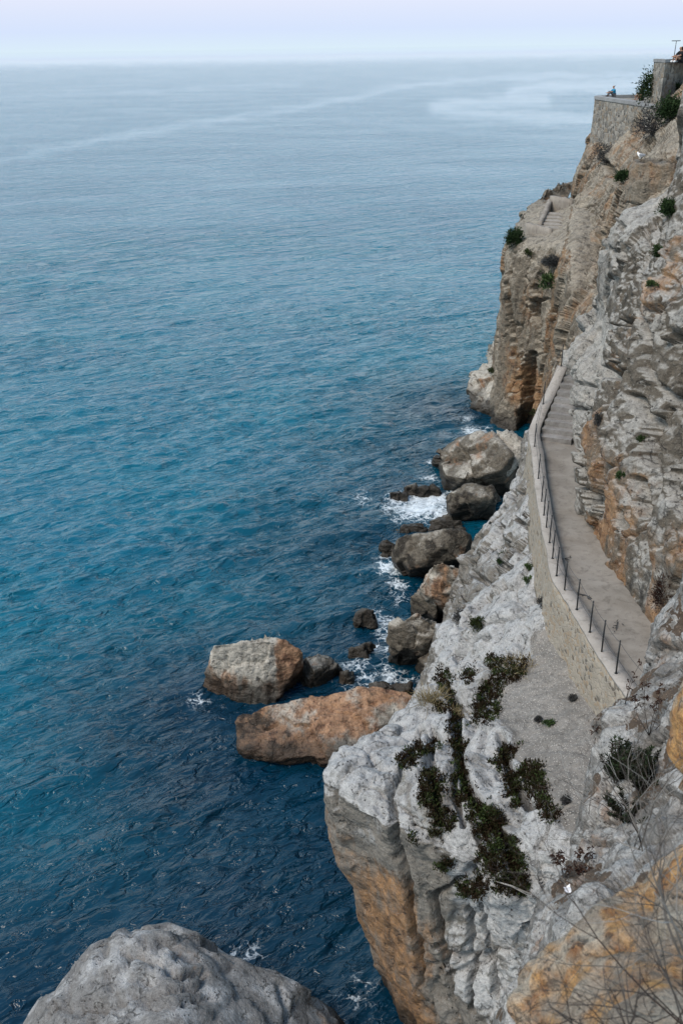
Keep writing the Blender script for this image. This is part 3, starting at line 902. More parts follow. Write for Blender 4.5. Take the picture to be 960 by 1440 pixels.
# ------------------------------------------------------------------ foreground outcrops
def fore_disp(P, N):
    b, e = blocks(P, (1.1, 1.2, 1.6), 405, .3, .9)
    d = .35 * fbm(P / 2.6, 2, 402) + .22 * b - .10 * (1 - sstep(0, .05, e))
    b, e = blocks(P, (.45, .45, .5), 406, .2, .7)
    return d + .05 * b - .03 * (1 - sstep(0, .15, e)) + .07 * fbm(P / .4, 4, 407)


def fore_paint(P, N):
    up = sstep(.1, .7, N[:, 2])
    soil = sstep(.05, .35, fbm(P / .9, 4, 424)) * sstep(.2, .6, N[:, 2])
    return np.clip(np.stack([.2 + .5 * fbm(P / 1.0, 4, 421), .25 + .4 * up + .6 * fbm(P / .8, 4, 422),
                             .08 + .5 * sstep(.15, .45, fbm(P / .5, 3, 423)), 1 - soil], 1), 0, 1.2)


F1 = [[(1000, 690, 16.5), (985, 745, 16), (958, 812, 15.6), (930, 868, 15.2), (908, 915, 14.8), (896, 955, 14.4), (884, 990, 14), (858, 1022, 13.5), (838, 1075, 12.9), (822, 1120, 12.4), (804, 1168, 11.9), (786, 1208, 11.4), (756, 1248, 10.9), (740, 1290, 10.4), (728, 1345, 9.9), (715, 1410, 9.3), (700, 1520, 8.5)],
      [(1040, 720, 14.6), (1030, 800, 14.2), (1000, 880, 13.8), (965, 920, 13.4), (950, 960, 13), (935, 990, 12.7), (920, 1030, 12.3), (900, 1070, 11.9), (885, 1110, 11.5), (870, 1150, 11.1), (845, 1190, 10.7), (822, 1225, 10.3), (795, 1262, 9.9), (775, 1305, 9.5), (765, 1360, 9.1), (760, 1420, 8.6), (760, 1520, 8)],
      [(1150, 740, 12.6), (1140, 820, 12.2), (1110, 900, 11.8), (1080, 950, 11.4), (1060, 1000, 11.1), (1040, 1040, 10.8), (1010, 1080, 10.4), (980, 1120, 10.1), (960, 1150, 9.8), (945, 1185, 9.5), (920, 1220, 9.1), (895, 1255, 8.8), (870, 1300, 8.4), (860, 1345, 8.1), (850, 1400, 7.8), (845, 1460, 7.5), (840, 1540, 7)]]
F1 = [[py(*q) for q in row] for row in F1]
below = [np.array([q[0] + .5, q[1] + 1.0, max(9.5, q[2] - 2.2)]) for q in F1[0]]
below2 = [np.array([q[0] + 1.6, q[1] + 2.0, 8.0]) for q in F1[0]]
right = [q + np.array([3.0, -2.0, 1.2]) for q in F1[2]]
outcrop = sheet('grey_outcrop', [below2, below] + F1 + [right], 240, 420, fore_disp, m_fore, fore_paint)
outcrop['kind'] = 'structure'
bvh(outcrop)

m_orange = rock_mat('ochre_stone', grey=(.20, .165, .13), pale=(.31, .27, .215), ochre=(.33, .18, .062), rust=(.22, .075, .016), sc=3.0, fine=.9, streak=.2)


def orange_disp(P, N):
    b, e = blocks(P, (.8, .8, .8), 505, .25, .9)
    return .16 * fbm(P / .9, 3, 502) + .10 * b - .05 * (1 - sstep(0, .1, e)) + .05 * fbm(P / .22, 4, 503)


def orange_paint(P, N, bias=0.0):
    return np.clip(np.stack([.64 + bias + .7 * fbm(P / .8, 4, 521) + .45 * fbm(P / .17, 3, 525), .45 + .6 * fbm(P / .5, 3, 522),
                             .0 + .5 * sstep(.3, .6, fbm(P / .3, 3, 523))], 1), 0, 1.2)


def rock_thing(name, pts, sub, soft, disp, paint, mat, label, cat='rock', group=None, cracks=None):
    if cracks:
        d0 = disp
        def disp(P, N):
            CTX['U'], CTX['V'] = project(P)
            return d0(P, N) - carve(cracks)
    V, F = hull_body(pts, sub, soft, disp)
    o = mesh_np(name, V, F, mat, attr=paint(V, vnormals(V, F)))
    c = V.mean(0); c[2] = V[:, 2].min()
    recentre(o, c)
    tag(o, label, cat, group)
    bvh(o)
    return o


f2 = [py(*q) for q in ((672, 1470, 3.9), (684, 1400, 4.4), (708, 1345, 4.7), (742, 1298, 4.9), (785, 1262, 5.0), (830, 1234, 5.0), (890, 1212, 5.0), (945, 1165, 5.1), (1010, 1120, 5.2),
                       (860, 1330, 4.2), (960, 1300, 3.9), (800, 1440, 3.5), (950, 1450, 3.2), (690, 1560, 3.3), (980, 1600, 2.8))]
f2 += [np.array(q) + [.25, .35, -2.6] for q in f2[:9]] + [np.array(q) + [1.6, 0, -.6] for q in f2[6:11]]
rock_thing('boulder', f2, 6, 14, orange_disp, lambda P, N: orange_paint(P, N, .02), m_orange,
           'large ochre and grey boulder in the nearest corner, under the bare twigs', 'boulder')
f3 = [py(*q) for q in ((985, 900, 7.2), (950, 935, 7.1), (934, 975, 7.0), (926, 1020, 6.9), (924, 1060, 6.8), (932, 1095, 6.7), (958, 1125, 6.6), (1000, 1140, 6.5), (1000, 1000, 6.3))]
f3 += [q + np.array([1.5, .4, .2]) for q in f3] + [q + np.array([.9, 1.2, -.2]) for q in f3[:6]]
rock_thing('boulder', f3, 6, 16, lambda P, N: orange_disp(P, N) * .8, lambda P, N: orange_paint(P, N, .28) , m_orange,
           'bright orange rock jutting in from the right edge above the dark bush', 'boulder')

# ------------------------------------------------------------------ boulders in the water
m_boulder = rock_mat('sea_boulder', grey=(.11, .095, .075), pale=(.38, .355, .31), ochre=(.30, .165, .09), rust=(.21, .09, .045), dark=(.022, .018, .014), sc=1.3, streak=.5, tide=1.35, joints=.5)

m_pale = rock_mat('pale_boulder', grey=(.17, .165, .16), pale=(.37, .37, .37), sc=1.1, streak=.3, cv=.8, facet=.8)


def b_disp(seed, a=1.0, flute=0.0, crack=.12, bs=1.4):
    def f(P, N):
        P = P + seed * 13.7
        b, e = blocks(P, (bs, bs, bs * .9), 600 + seed, .3, .9)
        d = a * (.09 * fbm(P / 1.6, 3, 602) + .30 * b - crack * (1 - sstep(0, .05, e)) + .06 * fbm(P / .4, 3, 603))
        if flute: d += flute * fbm(P * [2.2, 2.2, .35], 3, 604)
        return d
    return f


def b_paint(och, pale, drk, seed=0, top=.3):
    def f(P, N):
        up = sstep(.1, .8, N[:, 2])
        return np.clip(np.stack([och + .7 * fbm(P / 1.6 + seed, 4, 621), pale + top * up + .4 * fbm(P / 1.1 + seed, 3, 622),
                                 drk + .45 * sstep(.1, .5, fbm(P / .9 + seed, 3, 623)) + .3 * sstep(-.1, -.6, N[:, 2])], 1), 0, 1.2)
    return f


def Z(*qs): return [pz(*q) for q in qs]


def block_paint(P, N):
    f = b_paint(.28, 1.05, -.2, 1, .4)(P, N)
    f[:, 0] += .55 * sstep(1.7, .5, P[:, 2] + .6 * fbm(P / .9, 3, 645)) + .45 * sstep(pz(385, 930, 1)[0], pz(405, 930, 1)[0], P[:, 0])
    f[:, 1] -= .4 * sstep(pz(385, 930, 1)[0], pz(405, 930, 1)[0], P[:, 0])
    return np.clip(f, 0, 1.2)


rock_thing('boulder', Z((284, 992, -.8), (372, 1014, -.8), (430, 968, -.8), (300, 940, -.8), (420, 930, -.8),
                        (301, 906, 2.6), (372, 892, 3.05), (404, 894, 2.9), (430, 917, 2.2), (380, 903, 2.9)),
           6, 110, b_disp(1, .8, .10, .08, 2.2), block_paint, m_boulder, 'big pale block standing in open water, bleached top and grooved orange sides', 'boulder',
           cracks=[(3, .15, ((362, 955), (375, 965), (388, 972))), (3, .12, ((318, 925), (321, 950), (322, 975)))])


def orange_slab(P, N):
    f = b_paint(1.02, .38, -.15, 2)(P, N)
    q = pz(340, 1030, 0)
    f[:, 2] += .75 * sstep(2.6, .2, P[:, 0] - q[0] + 2.2 * fbm(P / .9, 4, 640))
    return np.clip(f, 0, 1.2)


rock_thing('boulder', Z((345, 1080, -.8), (365, 1088, -.8), (468, 1092, -.8), (540, 1062, -.8), (600, 1005, -.8), (380, 1020, -.8), (560, 985, -.8),
                        (334, 1056, .55), (333, 1010, 1.2), (360, 996, 1.6), (430, 984, 1.9), (470, 972, 2.3), (503, 968, 2.4), (535, 980, 2.1), (600, 984, 2.0),
                        (470, 1066, .7), (400, 1070, .4), (545, 1045, .8), (575, 1005, 1.6), (485, 1072, .5)),
           6, 78, b_disp(2, 1.0, 0, .10, 1.8), orange_slab, m_boulder, 'broad reddish orange slab with a blackened left end, lying in the water', 'boulder')
rock_thing('boulder', Z((418, 976, -.6), (450, 980, -.6), (482, 950, -.6), (430, 945, -.6), (465, 935, -.6), (425, 920, 1.3), (445, 915, 1.5), (465, 922, 1.2), (480, 940, .5), (440, 945, 1.0)),
           5, 60, b_disp(3, .7), b_paint(.1, .2, .35, 3), m_boulder, 'dark angular boulder wedged between the pale block and orange slab', 'boulder')
rock_thing('boulder', Z((40, 1460, -1), (120, 1340, -1), (240, 1312, -1), (310, 1370, -1), (450, 1412, -1), (490, 1450, -1), (20, 1650, -1), (500, 1650, -1),
                        (225, 1301, 4.1), (165, 1312, 3.8), (130, 1324, 3.5), (100, 1385, 2.9), (62, 1425, 2.4), (38, 1446, 2.0), (255, 1308, 4.0), (280, 1340, 3.5), (300, 1366, 3.1),
                        (380, 1380, 2.4), (440, 1396, 1.8), (478, 1440, .9), (10, 1600, 3.0), (250, 1620, 4.2), (480, 1600, 1.2), (250, 1450, 4.5)),
           6, 90, b_disp(4, 1.0, 0, .18, 2.2), b_paint(-.05, .26, .12, 4, .15), m_pale, 'huge pale grey boulder at the bottom left corner, cracked across its top', 'boulder',
           cracks=[(5, .4, ((180, 1342), (215, 1350), (257, 1366), (291, 1364))), (4, .22, ((120, 1420), (170, 1405), (230, 1412), (300, 1400))), (4, .2, ((157, 1374), (155, 1392), (170, 1410))), (5, .25, ((291, 1366), (286, 1386), (240, 1385), (200, 1400))), (7, .3, ((225, 1322), (250, 1330), (275, 1345))), (5, .25, ((390, 1385), (408, 1432)))])
# the grey pair below the stairs
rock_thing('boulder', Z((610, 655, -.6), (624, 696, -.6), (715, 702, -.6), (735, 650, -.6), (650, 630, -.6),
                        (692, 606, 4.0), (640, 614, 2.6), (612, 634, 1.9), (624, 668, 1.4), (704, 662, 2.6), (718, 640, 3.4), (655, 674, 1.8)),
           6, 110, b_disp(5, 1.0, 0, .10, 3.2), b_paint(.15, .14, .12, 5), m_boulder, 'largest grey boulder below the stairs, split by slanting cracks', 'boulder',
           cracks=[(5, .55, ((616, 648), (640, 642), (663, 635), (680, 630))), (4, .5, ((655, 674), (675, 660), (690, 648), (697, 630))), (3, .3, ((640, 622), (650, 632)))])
rock_thing('boulder', Z((690, 640, -.6), (730, 650, -.6), (742, 625, -.6), (700, 607, 3.9), (716, 606, 4.1), (735, 622, 3.6), (733, 650, 2.6), (712, 672, 2.0), (700, 640, 2.0)),
           5, 66, b_disp(6, .7, .05), b_paint(-.2, .55, -.1, 6), m_boulder, 'pale leaning slab tucked between the largest grey boulder and the path wall', 'boulder')
rock_thing('boulder', Z((628, 738, -.6), (690, 742, -.6), (700, 705, -.6), (632, 712, -.6), (629, 690, 2.0), (650, 679, 2.4), (690, 683, 2.4), (698, 700, 1.8), (634, 722, .7), (655, 700, 2.0)),
           5, 66, b_disp(7, .8), b_paint(.05, .05, .4, 7), m_boulder, 'smooth dark boulder squatting beneath the split grey one', 'boulder')
rock_thing('boulder', Z((552, 800, -.7), (575, 820, -.7), (640, 812, -.7), (665, 780, -.7), (570, 770, -.7), (552, 785, .9), (560, 762, 1.9), (585, 750, 2.6), (640, 744, 3.0), (662, 750, 2.6), (650, 790, 1.5), (575, 800, 1.0), (620, 770, 2.4)),
           6, 48, b_disp(8, .7, .04, .05, 2.2), b_paint(.22, .0, .5, 8), m_boulder, 'broad dark brown rounded boulder with wet sides, below the lump of pale rock', 'boulder')
rock_thing('boulder', Z((590, 865, -.6), (625, 880, -.6), (655, 840, -.6), (600, 830, -.6), (590, 826, 2.9), (606, 793, 4.2), (622, 788, 4.5), (646, 796, 4.4), (646, 815, 3.8), (632, 858, 1.8), (605, 843, 2.4)),
           6, 72, b_disp(9, .8, 0, .06), b_paint(.66, .42, -.1, 9), m_boulder, 'tan wedge shaped boulder with a bright orange right face', 'boulder')
rock_thing('boulder', Z((578, 870, -.6), (606, 885, -.6), (625, 860, -.6), (578, 838, 1.9), (592, 830, 2.2), (614, 850, 1.9), (612, 872, .9), (582, 862, .8)),
           5, 54, b_disp(10, .6), b_paint(.15, .1, .4, 10), m_boulder, 'small olive brown boulder propping up the tan wedge', 'boulder')
rock_thing('boulder', Z((545, 935, -.6), (575, 945, -.6), (610, 930, -.6), (560, 910, -.6), (543, 898, 1.7), (552, 878, 2.5), (585, 862, 2.8), (610, 872, 2.6), (616, 890, 2.2), (600, 925, .8), (550, 925, .7), (575, 915, 1.4)),
           6, 72, b_disp(11, .8, 0, .06), b_paint(.1, .22, .18, 11), m_boulder, 'flat topped grey brown boulder at the foot of the pale slope', 'boulder')
rock_thing('boulder', Z((578, 950, -.5), (605, 955, -.5), (620, 930, -.5), (585, 925, .9), (605, 915, 1.3), (618, 925, 1.0), (600, 945, .5)),
           5, 54, b_disp(12, .5), b_paint(.0, .1, .45, 12), m_boulder, 'low dark rock shaded under the flat topped boulder', 'rock')
# small rocks awash
SM = [((562, 684, 622, 702), .55, 'flat dark rock awash at the edge of the white foam', .2), ((545, 690, 576, 708), .5, 'jagged dark rock just seaward of the flat one in the foam', .3),
      ((558, 738, 602, 752), .35, 'thin dark reef almost covered, above the broad brown boulder', .35), ((600, 728, 655, 752), .9, 'low brownish ledge between the foam and broad brown boulder', .1),
      ((534, 766, 560, 786), .7, 'small brown rock at the seaward tip of the broad boulder', .15), ((498, 853, 527, 886), .95, 'lone knobbly black rock ringed by foam', .4),
      ((487, 905, 526, 930), .5, 'slanting black rock seaward of the flat topped boulder', .4), ((474, 953, 495, 968), .6, 'tiny rounded brown rock beside the dark angular boulder', .2),
      ((514, 962, 556, 988), .8, 'dark green grey rock behind the orange slab', .25), ((540, 972, 578, 990), .6, 'squat dark rock touching the back of the orange slab', .3),
      ((556, 655, 566, 664), .25, None, .3)]
for k, ((u0, v0, u1, v1), h, lab, dk) in enumerate(SM):
    if lab is None: continue
    g = np.random.default_rng(40 + k)
    a, b_ = pz(u0, v1 - 4, 0), pz(u1, v1 - 6, 0); dy = max(.7, abs(pz(u0, v0, h)[1] - a[1]))
    pts = []
    for fx in (0, .35, .7, 1):
        for fy in (-.15, 1.15): pts.append([a[0] + (b_[0] - a[0]) * fx, a[1] + dy * fy * (1 - .3 * abs(fx - .5)), -.5])
    for fx in (.1, .4, .65, .9):
        for fy in (.2, .85): pts.append([a[0] + (b_[0] - a[0]) * fx, a[1] + dy * fy, h * (.15 + .9 * g.random() ** 1.3)])
    rock_thing('sea_rock', pts, 5, 40, b_disp(20 + k, .8, 0, .10, .7), b_paint(.0, .1, dk, k), m_boulder, lab, 'rock', 'small rocks awash near the shore')


def ledge_paint(P, N):
    up = sstep(.4, .9, N[:, 2])
    f = b_paint(.1, .25, .1, 31)(P, N)
    f[:, 1] += .8 * up; f[:, 0] += .25 * sstep(.5, 0, N[:, 2]); f[:, 2] = f[:, 2] * (1 - up) + .3 * sstep(1.4, .5, P[:, 2])
    return np.clip(f, 0, 1.2)


rock_thing('boulder', [py(*q) for q in ((659, 572, 75), (690, 600, 73), (730, 620, 70), (663, 545, 79), (657, 532, 78), (664, 524, 80), (690, 508, 83), (700, 500, 84), (720, 520, 76), (725, 560, 72), (690, 545, 75), (662, 552, 76), (705, 575, 72))],
           6, 72, b_disp(31, 1.1, 0, .15, 1.6), ledge_paint, m_boulder, 'low shelf of rock with a white flat top at the headland foot', 'rock ledge')
rock_thing('boulder', [py(*q) for q in ((682, 500, 86), (690, 482, 86), (704, 470, 84), (712, 490, 80), (708, 520, 79), (686, 515, 83), (700, 530, 77))],
           5, 54, b_disp(32, .8), b_paint(.0, .5, .2, 32), m_boulder, 'small jagged rock behind the white topped shelf', 'rock')
# ------------------------------------------------------------------ path, parapet, railing, stairs
def concrete_mat(name, base, var, sc=1.0, rough=.9, gravel=0.0):
    t = NT(name); p = t.pos()
    a = t.noise(p, .7 * sc, 5, .65, .5); b = t.noise(p, 4 * sc, 5, .6); c = t.noise(p, 30 * sc, 3, .7)
    col = t.mix(t.ramp(a, .3, .7), base, var)
    st = t.noise(p, 1.5 * sc, 6, .7, 1.2)
    col = t.mix(t.ramp(st, .52, .68, 0, .6), col, tuple(.6 * q for q in base))
    col = t.mix(t.ramp(b, .52, .75, 0, .5), col, tuple(.55 * q for q in base))
    col = t.mix(t.ramp(c, .58, .75, 0, .5), col, tuple(min(.7, 1.6 * q) for q in base))
    col = t.mix(t.ramp(c, .42, .25, 0, .4), col, tuple(.5 * q for q in base))
    h = t.math('ADD', t.math('MULTIPLY', b, .6), t.math('MULTIPLY', c, .25))
    return t.done(col, rough, t.bump(h, .6, .05), .2)


def masonry_mat(name, stone, mortar, tint, sc, joint=.09, k_=.1):
    t = NT(name); p = t.pos()
    q = t.n('ShaderNodeVectorMath', operation='ADD'); t.set(q.inputs[0], p)
    dn = t.n('ShaderNodeVectorMath', operation='SCALE'); t.set(dn.inputs[0], t.noise(p, 1.5 * sc, 3, .6, 0, True)); dn.inputs['Scale'].default_value = .25 / sc
    t.set(q.inputs[1], dn.outputs[0])
    v = t.scale(q.outputs[0], (1, 1, 1.35))
    e = t.voro(v, 2.2 * sc, 'DISTANCE_TO_EDGE'); cc = t.voro(v, 2.2 * sc, 'F1', 1.0, 'Color')
    s = t.n('ShaderNodeSeparateColor'); t.set(s.inputs[0], cc)
    col = t.mix(t.ramp(s.outputs[0], .1, .9), tuple((1 - k_) * k for k in stone), tuple((1 + k_) * k for k in stone))
    col = t.mix(t.ramp(s.outputs[1], .62, .8, 0, .7), col, tint)
    col = t.mix(t.ramp(s.outputs[2], .85, .95, 0, .7), col, (.05, .045, .04))
    m = t.ramp(e, joint, joint * .35)
    big = t.noise(p, .5 * sc, 5, .6)
    col = t.mix(t.math('MULTIPLY', m, t.ramp(big, .3, .6, .4, .95)), col, mortar)
    f = t.noise(p, 9 * sc, 5, .65)
    col = t.mix(t.ramp(f, .55, .78, 0, .45), col, tuple(.4 * k for k in stone))
    col = t.mix(t.ramp(big, .55, .75, 0, .4), col, tuple(.55 * k for k in stone))
    h = t.math('ADD', t.ramp(e, 0, .14), t.math('MULTIPLY', f, .5))
    return t.done(col, .92, t.bump(h, .7, .08 / sc), .2)


m_path = concrete_mat('path_concrete', (.185, .165, .142), (.265, .245, .218))
m_cope = concrete_mat('parapet_cement', (.27, .245, .22), (.34, .315, .29), 1.6)
m_wall = masonry_mat('parapet_masonry', (.285, .252, .205), (.315, .285, .245), (.26, .19, .12), 3.0, .13)
m_terr = masonry_mat('terrace_masonry', (.215, .198, .172), (.26, .245, .22), (.22, .165, .11), 1.15, .12, .38)
m_step = concrete_mat('step_stone', (.165, .155, .145), (.26, .25, .24), 1.8)
m_iron = NT('railing_iron').done((.012, .014, .016), .55, None, .4)
m_wire = NT('railing_wire').done((.05, .05, .05), .5, None, .4)

PZ = 11.3
inner = [pz(757, 619, PZ), pz(762, 650, PZ), pz(768, 700, PZ), pz(777, 750, PZ), pz(786, 790, PZ), pz(794, 826, PZ), pz(824, 875, PZ), pz(865, 944, PZ)]
inner += [np.array([7.5, 18.4, PZ]), np.array([8.0, 14.0, PZ])]
upper = [pz(795, 527, 12.95), pz(783, 556, 12.3), pz(768, 588, 11.75)]
line = np.array(upper + inner)


def resample(L, step, smooth=True):
    L = np.asarray(L, float)
    if smooth: L = crom(len(L), len(L) * 8) @ L
    s = np.concatenate([[0], np.cumsum(np.linalg.norm(np.diff(L, axis=0), axis=1))])
    q = np.linspace(0, s[-1], max(2, int(s[-1] / step)))
    return np.stack([np.interp(q, s, L[:, k]) for k in range(3)], 1)


def sweep(L, sec, step_noise=.02, seed=0):
    """Closed section (across, up) swept along L; across is measured to the left of travel (towards the sea)."""
    t = np.gradient(L, axis=0); t[:, 2] = 0; t /= np.linalg.norm(t, axis=1, keepdims=True)
    side = np.stack([t[:, 1], -t[:, 0], t[:, 0] * 0], 1)
    sec = np.asarray(sec, float)
    P = L[:, None] + sec[None, :, :1] * side[:, None] + sec[None, :, 1:] * np.array([0, 0, 1.0])
    n, k = len(L), len(sec)
    P = P.reshape(-1, 3)
    P += step_noise * np.stack([fbm(P * 1.3, 3, seed + s) for s in (1, 2, 3)], 1)
    F = []
    for i in range(n - 1):
        for j in range(k):
            j2 = (j + 1) % k
            F.append([i * k + j, i * k + j2, (i + 1) * k + j2, (i + 1) * k + j])
    c0 = len(P); P = np.vstack([P, P[:k].mean(0), P[-k:].mean(0)])
    for j in range(k):
        j2 = (j + 1) % k
        F.append([j2, j, c0, c0]); F.append([(n - 1) * k + j, (n - 1) * k + j2, c0 + 1, c0 + 1])
    return P, np.array(F)


def loop_sec(pts, step):
    out = []
    for (x0, y0), (x1, y1) in zip(pts, pts[1:] + pts[:1]):
        m = max(1, int(math.hypot(x1 - x0, y1 - y0) / step))
        out += [(x0 + (x1 - x0) * i / m, y0 + (y1 - y0) * i / m) for i in range(m)]
    return out


Lr = resample(line, .12)
sgn = 1.0                                             # travel runs towards the camera, the sea lies on the right hand
t0_ = Lr[len(Lr) // 2 + 1] - Lr[len(Lr) // 2]
sgn = 1.0 if t0_[1] * -1.0 * 1 > 0 and (t0_[1]) * 1.0 < 0 else -1.0
parapet = thing('parapet_wall', (Lr[60][0], Lr[60][1], 9.2), 'long low stone parapet with cement top, edging the sea side of the path', 'wall')
def seaward(sec): return [(x, z) for x, z in sec]
mb = MB(); V_, F_ = sweep(Lr, loop_sec([(0, -.3), (0, .30), (.40, .30), (.52, -1.9), (.1, -1.9)], .22), .05, 700); mb.add(V_, F_)
mb.build('masonry', m_wall, parapet)
mb = MB(); V_, F_ = sweep(Lr, loop_sec([(-.025, .303), (-.02, .375), (.42, .375), (.43, .303)], .15), .025, 710); mb.add(V_, F_)
mb.build('coping', m_cope, parapet)

# path: one sheet from the parapet to under the cliff foot
Lp = resample(np.array(inner), .2)
rows = []
for p in Lp:
    rows.append([p + np.array([x, 0, .012 * math.sin(p[1] * 1.7 + x * 2)]) for x in np.linspace(-.05, 3.2, 18)])
P_ = np.array(rows)
P_[:, :, 2] += (.035 * fbm(P_.reshape(-1, 3) * [.8, .8, 0], 4, 720)).reshape(P_.shape[:2])
path = mesh_np('path', P_.reshape(-1, 3), gridfaces(*P_.shape[:2]), m_path, attr=np.zeros((P_.shape[0] * P_.shape[1], 3)))
if path.data.polygons[0].normal.z < 0: path.data.flip_normals()
path['kind'] = 'structure'

stairs = thing('stone_stairs', inner[0], 'narrow weathered stone stairs climbing from the far end of the path', 'stairs')
a0, a1 = np.array(inner[0]), np.array(upper[0]); dirv = (a1 - a0) * [1, 1, 0]; run = np.linalg.norm(dirv); dirv /= run
acr = np.array([dirv[1], -dirv[0], 0])
NS = 9
for k in range(NS):
    m = MB(); w = 1.35 - .03 * k
    nx, ny = 10, 4
    top = 11.3 + (a1[2] - 11.3) * (k + 1) / NS; d0 = run * k / NS; d1 = run * (k + 1) / NS + .03
    sec = loop_sec([(d0, 10.6), (d0, top), (d1, top - .004), (d1, 10.6)], .16)
    V = np.array([a0 * [1, 1, 0] + dirv * d + acr * (w * i / nx - .03) + np.array([0, 0, z]) for i in range(nx + 1) for d, z in sec])
    K = len(sec)
    V += .03 * np.stack([fbm(V * 2.1, 3, 730 + s) for s in (1, 2, 3)], 1)
    F = [[i * K + j, i * K + (j + 1) % K, (i + 1) * K + (j + 1) % K, (i + 1) * K + j] for i in range(nx) for j in range(K)]
    c0 = len(V); V = np.vstack([V, V[:K].mean(0), V[nx * K:(nx + 1) * K].mean(0)])
    F += [[j, (j + 1) % K, c0, c0] for j in range(K)] + [[nx * K + j, nx * K + (j + 1) % K, c0 + 1, c0 + 1] for j in range(K)]
    m.add(V, np.array(F)); m.build('step', m_step, stairs, smooth=False)

# railing: one iron post per metre on the parapet, two thin wires
rail = thing('railing', (Lr[60][0], Lr[60][1], 11.67), 'thin dark iron posts strung with wire along the parapet top', 'railing')
post_px = [(775, 556), (764, 586), (752, 627), (754, 672), (757, 705), (759, 723), (763, 742), (768, 762), (773, 785), (778, 809), (784, 832), (798, 859), (814, 888), (832, 916), (850, 948), (870, 1000)]
tops = []
for u, v in post_px:
    q = pz(u, v, 11.68)
    i = np.argmin(np.hypot(Lr[:, 0] - q[0], Lr[:, 1] - q[1]))
    t = Lr[min(i + 1, len(Lr) - 1)] - Lr[max(i - 1, 0)]; t /= np.linalg.norm(t)
    p = Lr[i] + np.array([t[1], -t[0], 0]) * .28 + np.array([0, 0, .36])
    tops.append(p)
for y in (19.2, 17.8, 16.4):
    i = np.argmin(np.abs(Lr[:, 1] - y)); tops.append(Lr[i] + np.array([-.28, 0, .36]))
tops = np.array(tops)
for p in tops:
    m = MB(); m.tube([p, p + [0, 0, .5], p + [0.01, 0, .98]], [.021, .02, .019], 6); m.tube([p + [0, 0, -.005], p + [0, 0, .02]], [.05, .045], 6)
    m.build('post', m_iron, rail)
for h in (.45, .93):
    m = MB(); W = []
    for a, b in zip(tops[:-1], tops[1:]):
        for s in np.linspace(0, 1, 5)[:-1]: W.append(a + (b - a) * s + np.array([0, 0, h - .05 * 4 * s * (1 - s)]))
    m.tube(W, [.0075] * len(W), 4); m.build('wire', m_wire, rail)

# ------------------------------------------------------------------ lookout terraces
def prism(poly, z0, z1, step=.6, batter=0.0, noise=.04, seed=0):
    """Closed upright prism with subdivided sides; batter leans the sides outwards towards the foot."""
    poly = np.asarray(poly, float); c = poly.mean(0)
    ring = []
    for a, b in zip(poly, np.roll(poly, -1, 0)):
        n = max(1, int(np.linalg.norm(b - a) / step)); ring += [a + (b - a) * i / n for i in range(n)]
    ring = np.array(ring); K = len(ring); nz = max(1, int((z1 - z0) / step))
    V = []
    for i in range(nz + 1):
        z = z1 + (z0 - z1) * i / nz
        out = (ring - c); out /= np.linalg.norm(out, axis=1, keepdims=True)
        V.append(np.column_stack([ring + out * batter * (z1 - z), np.full(K, z)]))
    V = np.vstack(V)
    if noise: V[K:] += noise * np.stack([fbm(V[K:] * .9, 3, seed + s) for s in (1, 2, 3)], 1)
    F = [[i * K + j, (i + 1) * K + j, (i + 1) * K + (j + 1) % K, i * K + (j + 1) % K] for i in range(nz) for j in range(K)]
    c0 = len(V); V = np.vstack([V, np.append(c, z1)[None], np.append(c, z0)[None]])
    F += [[j, (j + 1) % K, c0, c0] for j in range(K)] + [[nz * K + j, nz * K + (j + 1) % K, c0 + 1, c0 + 1] for j in range(K)]
    return V, np.array(F)


m_land = concrete_mat('landing_stone', (.20, .175, .15), (.27, .245, .215), 1.2)
m_slab = concrete_mat('coping_slab', (.22, .22, .22), (.28, .28, .28), .8)
A = pz(836, 135, 22.1); B = pz(922, 147, 22.1); Cc = pz(866, 133.3, 22.0)
low = thing('terrace_wall', (A[0] + 3, A[1] - 4, 17), 'tall rubble stone retaining wall of the lower lookout terrace, with flat grey coping', 'wall')
tp = np.array([A[:2], B[:2], B[:2] + [4, -1], [A[0] + 9, A[1] + 3], [A[0] + .5, A[1] + 1.2]])
m = MB(); m.add(*prism(tp, 12.5, 21.857, .7, .045, .08, 750)); m.build('masonry', m_terr, low, smooth=False)
# coping rings the sea side and the far side
edge = np.array([B[:2], A[:2], [A[0] + .5, A[1] + 1.2], [A[0] + 9, A[1] + 3]])
def rim(E, w, z0, z1, closed=False):
    E = np.asarray(E, float); V = []; F = []
    t = np.gradient(E, axis=0); t /= np.linalg.norm(t, axis=1, keepdims=True)
    nrm = np.stack([t[:, 1], -t[:, 0]], 1)
    for e, n in zip(E, nrm):
        for s, z in ((0.06, z0), (0.06, z1), (-w, z1), (-w, z0)): V.append([*(e - n * s), z])
    for i in range(len(E) - 1):
        for j in range(4): F.append([i * 4 + j, i * 4 + (j + 1) % 4, i * 4 + 4 + (j + 1) % 4, i * 4 + 4 + j])
    k = (len(E) - 1) * 4
    F += [[0, 1, 2, 3], [k, k + 1, k + 2, k + 3]]
    return np.array(V), np.array(F)
m = MB(); m.add(*rim(edge, .55, 21.86, 22.1)); m.build('coping', m_slab, low, smooth=False)
D_ = pz(935, 83.5, 25.0)
up = thing('terrace_wall', (D_[0] + 3, D_[1] - 4, 20), 'higher rubble stone terrace wall at the upper right corner, behind the dark bush', 'wall')
tp2 = np.array([D_[:2], py(962, 92, 78)[:2], [38, 76], [40, 95], [D_[0] + .4, D_[1] + 4]])
m = MB(); m.add(*prism(tp2, 14, 24.797, .8, .03, .08, 760)); m.build('masonry', m_terr, up, smooth=False)
